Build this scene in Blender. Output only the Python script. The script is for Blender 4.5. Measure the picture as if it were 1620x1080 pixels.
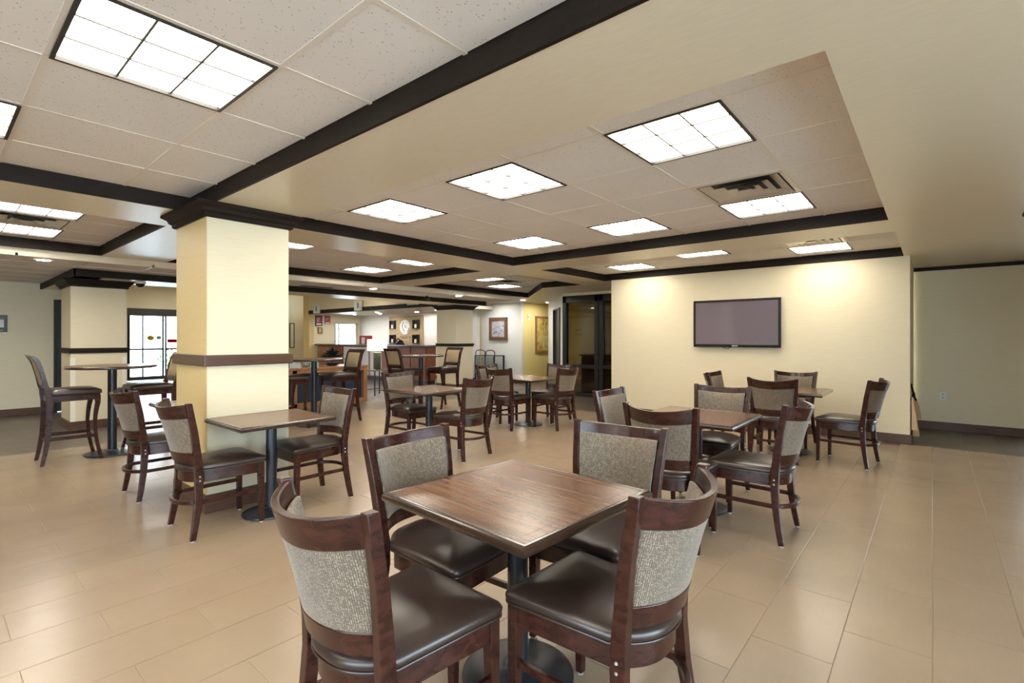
import bpy, math, random
from mathutils import Vector
random.seed(7)
for o in list(bpy.data.objects): bpy.data.objects.remove(o)
SC = bpy.context.scene
COL = SC.collection
R = math.radians
# ------------------------------------------------------------------ camera
F_PX, Y_H, YAW, CAM_H = 787.4, 534.4, R(40.195), 1.40
cam_d = bpy.data.cameras.new('camera'); cam = bpy.data.objects.new('camera', cam_d); COL.objects.link(cam)
cam_d.sensor_width = 36; cam_d.lens = F_PX * 36 / 1620
cam_d.shift_y = -(540 - Y_H) / 1620
cam_d.clip_start = 0.05; cam_d.clip_end = 200
cam.location = (0, 0, CAM_H); cam.rotation_euler = (R(90), 0, YAW)
SC.camera = cam
# ------------------------------------------------------------------ world, exposure
SC.view_settings.view_transform = 'Standard'; SC.view_settings.look = 'None'
SC.view_settings.gamma = 1.0; SC.view_settings.use_curve_mapping = False
SC.view_settings.exposure = 0.48
LAMP = 13.5           # ceiling lights, emission of each lens
SKY = 13.0            # overcast daylight outside
world = bpy.data.worlds.new('world'); SC.world = world; world.use_nodes = True
bg = world.node_tree.nodes['Background']
bg.inputs[0].default_value = (0.72, 0.86, 1.0, 1); bg.inputs[1].default_value = SKY
def portal(loc, rot, sx, sy):
    l = bpy.data.lights.new('window_portal', 'AREA'); l.shape = 'RECTANGLE'; l.size = sx; l.size_y = sy
    l.cycles.is_portal = True
    o = bpy.data.objects.new('window_portal', l); o.location = loc; o.rotation_euler = rot; COL.objects.link(o)
portal((3.42, -.9, 1.27), (0, R(90), 0), 2.3, 7.8)       # window band on the right, light goes to -x
portal((1.75, 10.0, 1.15), (R(90), 0, 0), 1.2, 2.1)           # glass door on the right, light goes to -y
portal((.6, -4.98, 1.27), (R(-90), 0, 0), 5.2, 2.3)          # windows behind the viewer, light goes to +y
portal((-19.5, 5.2, 1.1), (0, R(-90), 0), 2.2, 3.0)       # entrance doors, light goes to +x
SC.cycles.max_bounces = 8; SC.cycles.diffuse_bounces = 7; SC.cycles.glossy_bounces = 4
SC.cycles.transmission_bounces = 4; SC.cycles.transparent_max_bounces = 8
SC.cycles.caustics_reflective = False; SC.cycles.caustics_refractive = False
SC.cycles.sample_clamp_indirect = 6.0

# ------------------------------------------------------------------ materials
MATS = {}
def nodes_of(name):
    m = bpy.data.materials.new(name); m.use_nodes = True
    nt = m.node_tree; b = nt.nodes['Principled BSDF']; MATS[name] = m
    return m, nt, b
def N(nt, t, **kw):
    n = nt.nodes.new(t)
    for k, v in kw.items():
        if k.startswith('i_'):
            key = k[2:]; key = int(key) if key.isdigit() else key.replace('_', ' ')
            n.inputs[key].default_value = v
        else: setattr(n, k, v)
    return n
def ramp(nt, fac, stops):
    r = nt.nodes.new('ShaderNodeValToRGB'); e = r.color_ramp.elements
    while len(e) < len(stops): e.new(0.5)
    for k, (p, c) in enumerate(stops): e[k].position = p; e[k].color = (*c, 1)
    nt.links.new(fac, r.inputs[0]); return r.outputs[0]
def coords(nt, kind='pos', scale=(1, 1, 1), rot=(0, 0, 0)):
    mp = N(nt, 'ShaderNodeMapping'); mp.inputs['Scale'].default_value = scale; mp.inputs['Rotation'].default_value = rot
    if kind == 'pos': s = N(nt, 'ShaderNodeNewGeometry').outputs['Position']
    else: s = N(nt, 'ShaderNodeTexCoord').outputs['Object']
    nt.links.new(s, mp.inputs[0]); return mp.outputs[0]
def noise(nt, vec, scale, detail=3, rough=.5, dist=0):
    n = N(nt, 'ShaderNodeTexNoise'); n.inputs['Scale'].default_value = scale; n.inputs['Detail'].default_value = detail
    n.inputs['Roughness'].default_value = rough; n.inputs['Distortion'].default_value = dist
    nt.links.new(vec, n.inputs['Vector']); return n.outputs['Fac']
def bump(nt, b, h, strength, dist=.01):
    bp = N(nt, 'ShaderNodeBump'); bp.inputs['Strength'].default_value = strength; bp.inputs['Distance'].default_value = dist
    nt.links.new(h, bp.inputs['Height']); nt.links.new(bp.outputs[0], b.inputs['Normal'])
def plain(name, col, rough=.5, metal=0, spec=.5, coat=0, emit=None, es=0):
    m, nt, b = nodes_of(name)
    b.inputs['Base Color'].default_value = (*col, 1); b.inputs['Roughness'].default_value = rough
    b.inputs['Metallic'].default_value = metal; b.inputs['Specular IOR Level'].default_value = spec
    b.inputs['Coat Weight'].default_value = coat; b.inputs['Coat Roughness'].default_value = .15
    if emit: b.inputs['Emission Color'].default_value = (*emit, 1); b.inputs['Emission Strength'].default_value = es
    return m
def wood(name, dark, light, rough=.3, scale=(6, 6, 60), kind='obj', coat=.3, nscale=1.0, spec=.5, bs=.03, det=5, dist=.6):
    m, nt, b = nodes_of(name)
    v = coords(nt, kind, scale)
    f = noise(nt, v, nscale, det, .6, dist)
    c = ramp(nt, f, [(.28, dark), (.72, light)])
    nt.links.new(c, b.inputs['Base Color']); b.inputs['Roughness'].default_value = rough
    b.inputs['Coat Weight'].default_value = coat; b.inputs['Coat Roughness'].default_value = .18
    b.inputs['Specular IOR Level'].default_value = spec
    if bs: bump(nt, b, f, bs, .002)
    return m
def wallpaint(name, col, rough, var=.06, bumps=.12, spec=.5):
    m, nt, b = nodes_of(name)
    f = noise(nt, coords(nt, 'pos', (5, 5, 160)), 1.0, 4, .6)
    c1 = tuple(x * (1 - var) for x in col); c2 = tuple(min(1, x * (1 + var * .5)) for x in col)
    nt.links.new(ramp(nt, f, [(.3, c1), (.7, c2)]), b.inputs['Base Color'])
    b.inputs['Roughness'].default_value = rough; b.inputs['Specular IOR Level'].default_value = spec
    bump(nt, b, f, bumps, .004)
    return m
wallpaint('wall_yellow', (.72, .64, .455), .55)
wallpaint('wall_cream', (.76, .69, .51), .5)
wallpaint('wall_white', (.72, .73, .70), .6)
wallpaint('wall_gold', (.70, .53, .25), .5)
wallpaint('corridor_yellow', (.80, .66, .26), .6)
def soffit_mat():
    m, nt, b = nodes_of('soffit')
    f = noise(nt, coords(nt, 'pos', (10, 60, 10)), 1.0, 4, .6)
    nt.links.new(ramp(nt, f, [(.3, (.74, .665, .52)), (.7, (.79, .715, .56))]), b.inputs['Base Color'])
    b.inputs['Roughness'].default_value = .30; b.inputs['Specular IOR Level'].default_value = .5
    bump(nt, b, f, .05, .004)
soffit_mat()
def ceiling_tile_mat():
    m, nt, b = nodes_of('ceiling_tile')
    v = coords(nt, 'pos')
    vo = N(nt, 'ShaderNodeTexVoronoi'); vo.inputs['Scale'].default_value = 75; nt.links.new(v, vo.inputs['Vector'])
    f2 = noise(nt, v, 38, 2, .6); f3 = noise(nt, v, 1.3, 2)
    base = ramp(nt, f3, [(.3, (.79, .76, .735)), (.7, (.84, .81, .785))])
    spot = ramp(nt, vo.outputs['Distance'], [(.16, (1, 1, 1)), (.26, (0, 0, 0))])
    gate = ramp(nt, f2, [(.52, (0, 0, 0)), (.58, (1, 1, 1))])
    mul = N(nt, 'ShaderNodeMath', operation='MULTIPLY'); nt.links.new(spot, mul.inputs[0]); nt.links.new(gate, mul.inputs[1])
    mul2 = N(nt, 'ShaderNodeMath', operation='MULTIPLY'); nt.links.new(mul.outputs[0], mul2.inputs[0]); mul2.inputs[1].default_value = .8
    mx = N(nt, 'ShaderNodeMix', data_type='RGBA'); nt.links.new(mul2.outputs[0], mx.inputs[0]); nt.links.new(base, mx.inputs[6]); mx.inputs[7].default_value = (.17, .14, .12, 1)
    nt.links.new(mx.outputs[2], b.inputs['Base Color']); b.inputs['Roughness'].default_value = .9
    b.inputs['Specular IOR Level'].default_value = .1
ceiling_tile_mat()
plain('tbar', (.78, .73, .66), .4)
def tile_mat(name, c1, c2, rough, spec=.5, stain=False):
    m, nt, b = nodes_of(name)
    v = coords(nt, 'pos', (1, 1, 1)); f = noise(nt, v, 2.2, 5, .6)
    fine = noise(nt, coords(nt, 'pos', (60, 6, 1)), 1.0, 3, .6)
    oi = N(nt, 'ShaderNodeObjectInfo')
    a = N(nt, 'ShaderNodeMath', operation='ADD'); nt.links.new(f, a.inputs[0])
    s = N(nt, 'ShaderNodeMath', operation='MULTIPLY_ADD'); nt.links.new(oi.outputs['Random'], s.inputs[0]); s.inputs[1].default_value = .16; s.inputs[2].default_value = -.08
    nt.links.new(s.outputs[0], a.inputs[1])
    s2 = N(nt, 'ShaderNodeMath', operation='MULTIPLY_ADD'); nt.links.new(fine, s2.inputs[0]); s2.inputs[1].default_value = .3; nt.links.new(a.outputs[0], s2.inputs[2])
    c = ramp(nt, s2.outputs[0], [(.35, c1), (.95, c2)])
    if stain:
        st = noise(nt, coords(nt, 'pos', (2.2, .8, 1)), 1.1, 4, .65)
        g = ramp(nt, st, [(.60, (0, 0, 0)), (.72, (1, 1, 1))])
        k = N(nt, 'ShaderNodeMath', operation='MULTIPLY'); nt.links.new(g, k.inputs[0]); k.inputs[1].default_value = .35
        mx = N(nt, 'ShaderNodeMix', data_type='RGBA'); nt.links.new(k.outputs[0], mx.inputs[0]); nt.links.new(c, mx.inputs[6]); mx.inputs[7].default_value = (.30, .20, .11, 1)
        c = mx.outputs[2]
    nt.links.new(c, b.inputs['Base Color']); b.inputs['Roughness'].default_value = rough; b.inputs['Specular IOR Level'].default_value = spec
tile_mat('floor_tile', (.285, .212, .145), (.333, .25, .173), .27, .42)
tile_mat('dark_tile', (.095, .075, .060), (.155, .125, .10), .33)
plain('grout', (.345, .265, .185), .8)
plain('grout_dark', (.24, .20, .17), .8)
wood('chair_wood', (.013, .0038, .0028), (.056, .0165, .0105), .27, (14, 14, 30), 'obj', .1, 1.0, .38)
wood('trim_wood', (.010, .0065, .005), (.022, .014, .010), .6, (8, 8, 40), 'pos', 0, 1.0, .2, 0)
wood('base_wood', (.060, .029, .018), (.125, .063, .039), .45, (3, 3, 70), 'pos', 0, 1.0, .35)
wood('rail_wood', (.050, .020, .010), (.10, .045, .022), .35, (3, 3, 70), 'pos', .2)
wood('table_laminate', (.042, .017, .009), (.235, .112, .058), .25, (.9, 26, 3), 'obj', .12, 1.6, .5, 0, 4, .15)
wood('table_edge', (.022, .010, .006), (.045, .022, .014), .2, (6, 30, 6), 'obj', .6)
wood('cherry_wood', (.17, .045, .016), (.29, .085, .032), .5, (14, 14, 2), 'pos', 0)
wood('oak_wood', (.24, .11, .045), (.36, .18, .08), .4, (10, 10, 3), 'pos', .2)
wood('frame_wood', (.075, .035, .016), (.14, .07, .032), .4, (20, 20, 20), 'pos', .2)
def leather():
    m, nt, b = nodes_of('leather')
    v = coords(nt, 'obj'); f = noise(nt, v, 260, 2, .6)
    b.inputs['Base Color'].default_value = (.030, .0175, .0135, 1); b.inputs['Roughness'].default_value = .33
    b.inputs['Specular IOR Level'].default_value = .6
    bump(nt, b, f, .07, .002)
leather()
def fabric():
    m, nt, b = nodes_of('fabric')
    sep = N(nt, 'ShaderNodeSeparateXYZ'); nt.links.new(coords(nt, 'obj'), sep.inputs[0])
    cmb = N(nt, 'ShaderNodeCombineXYZ'); nt.links.new(sep.outputs[2], cmb.inputs[0]); nt.links.new(sep.outputs[0], cmb.inputs[1])
    br = N(nt, 'ShaderNodeTexBrick'); nt.links.new(cmb.outputs[0], br.inputs['Vector'])
    br.offset = .4; br.offset_frequency = 2; br.squash_frequency = 3; br.squash = .62
    for k, v in {'Scale': 1.0, 'Brick Width': .017, 'Row Height': .0052, 'Mortar Size': .0013, 'Mortar Smooth': .3, 'Bias': -.1}.items(): br.inputs[k].default_value = v
    br.inputs['Color1'].default_value = (.285, .228, .155, 1); br.inputs['Color2'].default_value = (.118, .085, .056, 1); br.inputs['Mortar'].default_value = (.075, .052, .036, 1)
    cm2 = N(nt, 'ShaderNodeCombineXYZ'); nt.links.new(sep.outputs[0], cm2.inputs[0]); nt.links.new(sep.outputs[2], cm2.inputs[1])
    b2 = N(nt, 'ShaderNodeTexBrick'); nt.links.new(cm2.outputs[0], b2.inputs['Vector'])
    for k in ('Scale', 'Brick Width', 'Row Height', 'Mortar Size', 'Mortar Smooth', 'Bias', 'Color1', 'Color2', 'Mortar'): b2.inputs[k].default_value = br.inputs[k].default_value
    msk = ramp(nt, noise(nt, coords(nt, 'obj'), 70, 1), [(.53, (0, 0, 0)), (.55, (1, 1, 1))])
    mxf = N(nt, 'ShaderNodeMix', data_type='RGBA'); nt.links.new(msk, mxf.inputs[0]); nt.links.new(br.outputs['Color'], mxf.inputs[6]); nt.links.new(b2.outputs['Color'], mxf.inputs[7])
    nt.links.new(mxf.outputs[2], b.inputs['Base Color']); b.inputs['Roughness'].default_value = .75
    b.inputs['Sheen Weight'].default_value = .3
    inv = N(nt, 'ShaderNodeMath', operation='SUBTRACT'); inv.inputs[0].default_value = 1; nt.links.new(br.outputs['Fac'], inv.inputs[1])
    bump(nt, b, inv.outputs[0], .25, .002)
fabric()
plain('stool_fabric', (.36, .275, .15), .8)
plain('black_metal', (.009, .014, .021), .38, 0, .6)
plain('steel', (.62, .62, .64), .3, 1)
plain('glide', (.55, .55, .56), .35, .6)
plain('lens', (1, 1, 1), .5, 0, .5, 0, (1.0, .925, .79), LAMP)
plain('lens_down', (1, 1, 1), .5, 0, .5, 0, (1.0, .95, .88), LAMP * 22)
plain('lens_lobby_fill', (1, 1, 1), .5, 0, .5, 0, (1.0, .93, .80), LAMP * 2.0)
plain('louver', (.08, .08, .07), .5)
plain('light_frame', (.014, .013, .012), .4)
plain('white_plastic', (.72, .72, .70), .4)
plain('vent_metal', (.62, .57, .50), .28, .45)
plain('vent_dark', (.03, .03, .03), .6)
plain('tv_black', (.006, .006, .007), .22)
plain('tv_screen', (.15, .125, .15), .07, 0, .6)
plain('black_frame', (.010, .010, .009), .35)
plain('navy', (.012, .028, .050), .45)
plain('navy_door', (.030, .036, .055), .45)
plain('logo_panel', (.37, .28, .155), .7)
plain('logo_white', (.80, .84, .86), .4)
plain('logo_ink', (.16, .18, .20), .5)
plain('letter_tan', (.52, .43, .28), .4)
plain('granite', (.16, .165, .15), .15)
plain('desk_pale', (.62, .62, .68), .5)
plain('red', (.36, .02, .035), .45)
plain('paper', (.80, .80, .82), .6)
plain('ink', (.20, .19, .24), .7)
plain('ink_light', (.48, .46, .43), .7)
plain('gold_paper', (.62, .40, .10), .5)
plain('shade', (.86, .80, .62), .8, 0, .2, 0, (1.0, .84, .52), 1.5)
plain('ceramic', (.045, .052, .045), .15)
plain('leaf', (.010, .020, .020), .45)
plain('green_leaf', (.12, .22, .08), .6)
plain('kraft', (.52, .36, .20), .75)
plain('glass_top', (.30, .36, .36), .08)
plain('chrome', (.7, .7, .72), .12, 1)
plain('concrete', (.66, .66, .63), .8)
plain('baffle', (.78, .74, .66), .4)
plain('clear_box', (.45, .52, .52), .15)
plain('counter_stone', (.14, .10, .12), .3)
plain('corner_guard', (.80, .78, .68), .3)
def glass(name, tint, refl=.12):
    m = bpy.data.materials.new(name); m.use_nodes = True; nt = m.node_tree; nt.nodes.clear(); MATS[name] = m
    out = N(nt, 'ShaderNodeOutputMaterial'); tr = N(nt, 'ShaderNodeBsdfTransparent'); gl = N(nt, 'ShaderNodeBsdfGlossy'); mx = N(nt, 'ShaderNodeMixShader')
    tr.inputs[0].default_value = (*tint, 1); gl.inputs['Roughness'].default_value = .01
    fr = N(nt, 'ShaderNodeFresnel'); fr.inputs[0].default_value = 1.5
    ad = N(nt, 'ShaderNodeMath', operation='MULTIPLY'); ad.inputs[1].default_value = refl * 8; nt.links.new(fr.outputs[0], ad.inputs[0]); ad.use_clamp = True
    nt.links.new(ad.outputs[0], mx.inputs[0]); nt.links.new(tr.outputs[0], mx.inputs[1]); nt.links.new(gl.outputs[0], mx.inputs[2]); nt.links.new(mx.outputs[0], out.inputs[0])
glass('glass_clear', (.95, .97, .97)); glass('glass_dark', (.50, .48, .43))
def translucent(name, col):
    m = bpy.data.materials.new(name); m.use_nodes = True; nt = m.node_tree; nt.nodes.clear(); MATS[name] = m
    out = N(nt, 'ShaderNodeOutputMaterial'); tr = N(nt, 'ShaderNodeBsdfTransparent'); tr.inputs[0].default_value = (*col, 1); df = N(nt, 'ShaderNodeBsdfDiffuse'); df.inputs[0].default_value = (*col, 1)
    mx = N(nt, 'ShaderNodeMixShader'); mx.inputs[0].default_value = .5; nt.links.new(tr.outputs[0], mx.inputs[1]); nt.links.new(df.outputs[0], mx.inputs[2]); nt.links.new(mx.outputs[0], out.inputs[0])
translucent('yellow_sticker', (.22, .17, .01)); translucent('grey_sticker', (.16, .18, .15)); translucent('red_film', (.16, .006, .012))
def art_mat(name, stops, scale):
    m, nt, b = nodes_of(name)
    f = noise(nt, coords(nt, 'obj', scale), 1.0, 5, .65, 1.2)
    nt.links.new(ramp(nt, f, stops), b.inputs['Base Color']); b.inputs['Roughness'].default_value = .5
art_mat('landscape_art', [(.3, (.10, .12, .18)), (.45, (.28, .33, .45)), (.55, (.50, .45, .42)), (.7, (.42, .52, .70))], (9, 9, 16))
art_mat('figure_art', [(.3, (.05, .03, .02)), (.42, (.50, .33, .03)), (.55, (.68, .56, .22)), (.7, (.62, .56, .42))], (5, 5, 3))

# ------------------------------------------------------------------ mesh helpers
class MB:
    def __init__(s): s.v = []; s.f = []
    def box(s, x0, x1, y0, y1, z0, z1):
        b = len(s.v)
        s.v += [(x0, y0, z0), (x1, y0, z0), (x1, y1, z0), (x0, y1, z0), (x0, y0, z1), (x1, y0, z1), (x1, y1, z1), (x0, y1, z1)]
        s.f += [tuple(b + i for i in q) for q in ((0, 3, 2, 1), (4, 5, 6, 7), (0, 1, 5, 4), (1, 2, 6, 5), (2, 3, 7, 6), (3, 0, 4, 7))]
        return s
    def quad(s, *p):
        b = len(s.v); s.v += [tuple(q) for q in p]; s.f.append(tuple(range(b, b + len(p)))); return s
    def loft(s, rings, cap0=True, cap1=True, closed=False):
        b = len(s.v); n = len(rings[0])
        for r in rings: s.v += [tuple(p) for p in r]
        m = len(rings)
        for i in range(m if closed else m - 1):
            j = (i + 1) % m
            for k in range(n):
                l = (k + 1) % n
                s.f.append((b + i * n + k, b + i * n + l, b + j * n + l, b + j * n + k))
        if not closed:
            if cap0: s.f.append(tuple(b + k for k in reversed(range(n))))
            if cap1: s.f.append(tuple(b + (m - 1) * n + k for k in range(n)))
        return s
    def tube(s, path, r, n=10, closed=False):
        rings = []; P = [Vector(p) for p in path]; m = len(P)
        for i, p in enumerate(P):
            a = P[(i - 1) % m] if (closed or i > 0) else p; c = P[(i + 1) % m] if (closed or i < m - 1) else p
            t = (c - a).normalized(); up = Vector((0, 0, 1)) if abs(t.z) < .9 else Vector((1, 0, 0))
            u = t.cross(up).normalized(); w = u.cross(t).normalized()
            rr = r[i] if isinstance(r, (list, tuple)) else r
            rings.append([p + u * rr * math.cos(2 * math.pi * k / n) + w * rr * math.sin(2 * math.pi * k / n) for k in range(n)])
        return s.loft(rings, closed=closed)
    def lathe(s, prof, n=32, c=(0, 0), axis='z'):
        rings = []
        for r, z in prof:
            ring = [(c[0] + r * math.cos(2 * math.pi * k / n), c[1] + r * math.sin(2 * math.pi * k / n), z) for k in range(n)]
            rings.append(ring)
        return s.loft(rings)
    def prism(s, outline, z0, z1):
        return s.loft([[(x, y, z0) for x, y in outline], [(x, y, z1) for x, y in outline]])
    def bars(s, path, sect):
        """rectangular bar along path; sect = list of (half_x, half_y) per point, section in world xy"""
        rings = []
        for p, (hx, hy) in zip(path, sect):
            x, y, z = p; rings.append([(x - hx, y - hy, z), (x + hx, y - hy, z), (x + hx, y + hy, z), (x - hx, y + hy, z)])
        return s.loft(rings)
    def build(s, name, mat, parent=None, smooth=None, bevel=0, seg=2):
        me = bpy.data.meshes.new(name); me.from_pydata(s.v, [], s.f); me.validate()
        import bmesh
        bm = bmesh.new(); bm.from_mesh(me); bmesh.ops.recalc_face_normals(bm, faces=bm.faces); bm.to_mesh(me); bm.free()
        me.materials.append(MATS[mat])
        if smooth:
            for p in me.polygons: p.use_smooth = True
            me.set_sharp_from_angle(angle=R(smooth))
        o = bpy.data.objects.new(name, me); COL.objects.link(o)
        if parent: o.parent = parent
        if bevel:
            m = o.modifiers.new('bevel', 'BEVEL'); m.width = bevel; m.segments = seg; m.limit_method = 'ANGLE'; m.angle_limit = R(40)
        return o
def B(*a): return MB().box(*a)
def tag(o, label=None, cat=None, group=None, kind=None):
    if label: o['label'] = label
    if cat: o['category'] = cat
    if group: o['group'] = group
    if kind: o['kind'] = kind
    return o
def empty(name, loc=(0, 0, 0), rz=0):
    o = bpy.data.objects.new(name, None); o.location = loc; o.rotation_euler = (0, 0, rz); o.empty_display_size = .1; COL.objects.link(o); return o
def copy_tree(o, parent=None):
    c = o.copy(); COL.objects.link(c); c.parent = parent
    for ch in o.children: copy_tree(ch, c)
    return c
def text(body, size, mat, parent, loc, rot, name='lettering', ext=.002):
    cu = bpy.data.curves.new(name, 'FONT'); cu.body = body; cu.size = size; cu.extrude = ext; cu.align_x = 'CENTER'; cu.align_y = 'CENTER'
    cu.materials.append(MATS[mat]); o = bpy.data.objects.new(name, cu); COL.objects.link(o)
    o.parent = parent; o.location = loc; o.rotation_euler = rot
    dg = bpy.context.evaluated_depsgraph_get(); me = bpy.data.meshes.new_from_object(o.evaluated_get(dg)); bpy.data.objects.remove(o)
    o = bpy.data.objects.new(name, me); COL.objects.link(o); o.parent = parent; o.location = loc; o.rotation_euler = rot; return o
SIN, COS = math.sin(YAW), math.cos(YAW)
def project(x, y, z=0):
    d = -x * SIN + y * COS; s = x * COS + y * SIN
    if d < .15: return None
    return 810 + F_PX * s / d, Y_H + (CAM_H - z) * F_PX / d, d
def struct(o, label=None): return tag(o, label, kind='structure')

# ================================================================== STRUCTURE
ZS, ZC, ZG, ZB = 2.485, 2.60, 2.40, 2.30      # soffit, coffer tiles, lobby strip tiles, beam underside
# ---- floor: bed, individual tiles
floor = struct(B(-20.0, 3.5, -5.1, 15.0, -.12, -.0025).build('floor', 'grout'), 'tan ceramic tile floor with thin grout lines')
TW, TL, GR = .326, .646, .0036
def beige(x, y): return x > -8.40 and y < (8.20 if x < -.24 else 8.37)
def tile_obj(w, l, mat, nm):
    h = .0006; mb = MB()
    a, b = w / 2, l / 2
    mb.loft([[(-a, -b, -.006), (a, -b, -.006), (a, b, -.006), (-a, b, -.006)], [(-a, -b, -h), (a, -b, -h), (a, b, -h), (-a, b, -h)],
             [(-a + h, -b + h, 0), (a - h, -b + h, 0), (a - h, b - h, 0), (-a + h, b - h, 0)]], cap0=False)
    return mb
def area_of(x0, x1, y0, y1):
    pts = [project(x, y) for x, y in ((x0, y0), (x1, y0), (x1, y1), (x0, y1))]
    if any(p is None for p in pts): return 0
    cx = sum(p[0] for p in pts) / 4; cy = sum(p[1] for p in pts) / 4
    if not (-60 < cx < 1680 and cy < 1130): return 0
    return abs(sum(pts[i][0] * pts[(i + 1) % 4][1] - pts[(i + 1) % 4][0] * pts[i][1] for i in range(4))) / 2
def lay(w, l, x_lo, x_hi, y_lo, y_hi, test, off_even, off_odd, mat, nm, limit, field):
    cells = []
    for k in range(math.floor(x_lo / w), math.ceil(x_hi / w)):
        x0, x1 = k * w, (k + 1) * w
        off = off_odd if k % 2 else off_even
        j0 = math.floor((y_lo - off) / l)
        for j in range(j0, j0 + int((y_hi - y_lo) / l) + 3):
            y0, y1 = off + j * l, off + (j + 1) * l
            segs = test(x0, x1, y0, y1)
            if segs:
                a0, a1, b0, b1 = segs
                if a1 - a0 > .03 and b1 - b0 > .03: cells.append((area_of(a0, a1, b0, b1), a0, a1, b0, b1))
    cells.sort(reverse=True)
    cache = {}
    rest = MB()
    for i, (ar, a0, a1, b0, b1) in enumerate(cells):
        sx, sy = a1 - a0 - GR, b1 - b0 - GR
        if i < limit and ar > 60:
            key = (round(sx, 3), round(sy, 3))
            if key not in cache:
                o = tile_obj(sx, sy, mat, nm).build(nm, mat, floor); cache[key] = o
            else:
                o = cache[key].copy(); COL.objects.link(o); o.parent = floor
            o.location = ((a0 + a1) / 2, (b0 + b1) / 2, random.uniform(-.0004, .0004))
        else:
            x0, x1, y0, y1 = a0 + GR / 2, a1 - GR / 2, b0 + GR / 2, b1 - GR / 2
            rest.quad((x0, y0, 0), (x1, y0, 0), (x1, y1, 0), (x0, y1, 0))
            rest.quad((x0, y0, -.006), (x1, y0, -.006), (x1, y0, 0), (x0, y0, 0)); rest.quad((x0, y0, -.006), (x0, y0, 0), (x0, y1, 0), (x0, y1, -.006))
            rest.quad((x1, y0, -.006), (x1, y1, -.006), (x1, y1, 0), (x1, y0, 0)); rest.quad((x0, y1, -.006), (x0, y1, 0), (x1, y1, 0), (x1, y1, -.006))
    tag(rest.build(field, mat, floor), kind='stuff')
def t_beige(x0, x1, y0, y1):
    x0 = max(x0, -8.40); x1 = min(x1, 3.4); y0 = max(y0, -5.0)
    y1 = min(y1, 8.20 if (x0 + x1) / 2 < -.24 else 8.37)
    return (x0, x1, y0, y1) if x1 > x0 and y1 > y0 else None
def t_dark_left(x0, x1, y0, y1):
    x1 = min(x1, -8.40); x0 = max(x0, -19.7); y0 = max(y0, -5); y1 = min(y1, 14)
    return (x0, x1, y0, y1) if x1 > x0 and y1 > y0 else None
def t_dark_far(x0, x1, y0, y1):
    x0 = max(x0, -8.40); y0 = max(y0, 8.20 if (x0 + x1) / 2 < -.24 else 8.37); y1 = min(y1, 14); x1 = min(x1, 3.4)
    return (x0, x1, y0, y1) if x1 > x0 and y1 > y0 else None
lay(TW, TL, -8.6, 3.4, -5.0, 8.5, t_beige, 3.165 - TL * 6, 2.846 - TL * 6, 'floor_tile', 'floor_tile', 300, 'floor_tile_field')
lay(TW / 2, TL, -8.6, 3.4, 8.0, 14.0, t_dark_far, 9.03 - TL * 2, 8.67 - TL, 'dark_tile', 'dark_floor_tile', 130, 'dark_tile_field')
lay(TW / 2, TL, -19.7, -8.3, -5.0, 14.0, t_dark_left, 9.03 - TL * 2, 8.67 - TL, 'dark_tile', 'dark_floor_tile', 120, 'dark_tile_field')

# ---- walls
def wall(name, mat, boxes, label=None):
    mb = MB()
    for b in boxes: mb.box(*b)
    return struct(mb.build(name, mat), label)
wall('wall_left', 'wall_cream', [(-12.75, -12.58, -5.0, 1.58, 0, 3.3), (-12.75, -12.58, 1.58, 2.60, 2.12, 3.3)], 'cream wall at the far left with a framed notice')
wall('wall_back', 'wall_cream', [(-12.7, -2.0, -5.15, -5.0, 0, 2.8), (-2.0, 3.5, -5.15, -5.0, 0, .12), (-2.0, 3.5, -5.15, -5.0, 2.42, 2.8), (.6, .8, -5.15, -5.0, .12, 2.42), (3.2, 3.5, -5.15, -5.0, .12, 2.42)], 'cream wall behind the viewer')
wall('wall_television', 'wall_yellow', [(-4.62, -.225, 8.37, 9.95, 0, ZS)], 'pale yellow wall block carrying the television')
wall('wall_right', 'wall_yellow', [(-.24, 1.12, 9.99, 10.15, 0, 2.62), (1.12, 2.38, 9.99, 10.15, 2.2, 2.62), (2.38, 3.5, 9.99, 10.15, 0, 2.62)], 'dimmer yellow wall at the far right')
wall('wall_window_side', 'wall_cream', [(3.4, 3.55, -5.0, 10.1, 0, .12), (3.4, 3.55, -5.0, 10.1, 2.42, 2.62)] +
     [(3.4, 3.55, y, y + .22, .12, 2.42) for y in (-5.0, -2.6, .2)] + [(3.4, 3.55, 3.0, 10.1, .12, 2.42)], 'window wall on the right')
wall('wall_lobby_side', 'wall_cream', [(-19.8, -12.58, 2.48, 2.60, 0, 3.3)], 'lobby side wall')
wall('wall_entrance', 'wall_yellow', [(-19.85, -19.7, 2.6, 4.22, 0, 3.3), (-19.85, -19.7, 4.22, 6.2, 2.36, 3.3), (-19.85, -19.7, 6.2, 10.5, 0, 3.3), (-19.85, -18.15, 10.5, 10.62, 0, 3.3)], 'yellow wall around the glass entrance doors')
wall('wall_pier', 'wall_gold', [(-18.44, -18.0, 9.42, 9.60, 0, 3.3)], 'gold yellow pier beside the reception')
wall('wall_reception_left', 'wall_yellow', [(-18.15, -18.0, 9.60, 10.42, 0, 2.6), (-18.15, -18.0, 10.42, 11.5, 2.0, 2.6), (-18.15, -18.0, 10.42, 11.5, 0, .9), (-18.15, -18.0, 11.5, 11.8, 0, 2.6)], 'yellow wall with red certificates beside reception window')
wall('wall_logo', 'wall_white', [(-18.0, -11.3, 11.6, 11.75, 0, 2.5)], 'pale textured wall behind the reception desk')
wall('wall_picture', 'wall_white', [(-11.30, -9.6, 11.8, 11.9, 0, 2.6)], 'white wall with the small framed landscape')
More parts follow.
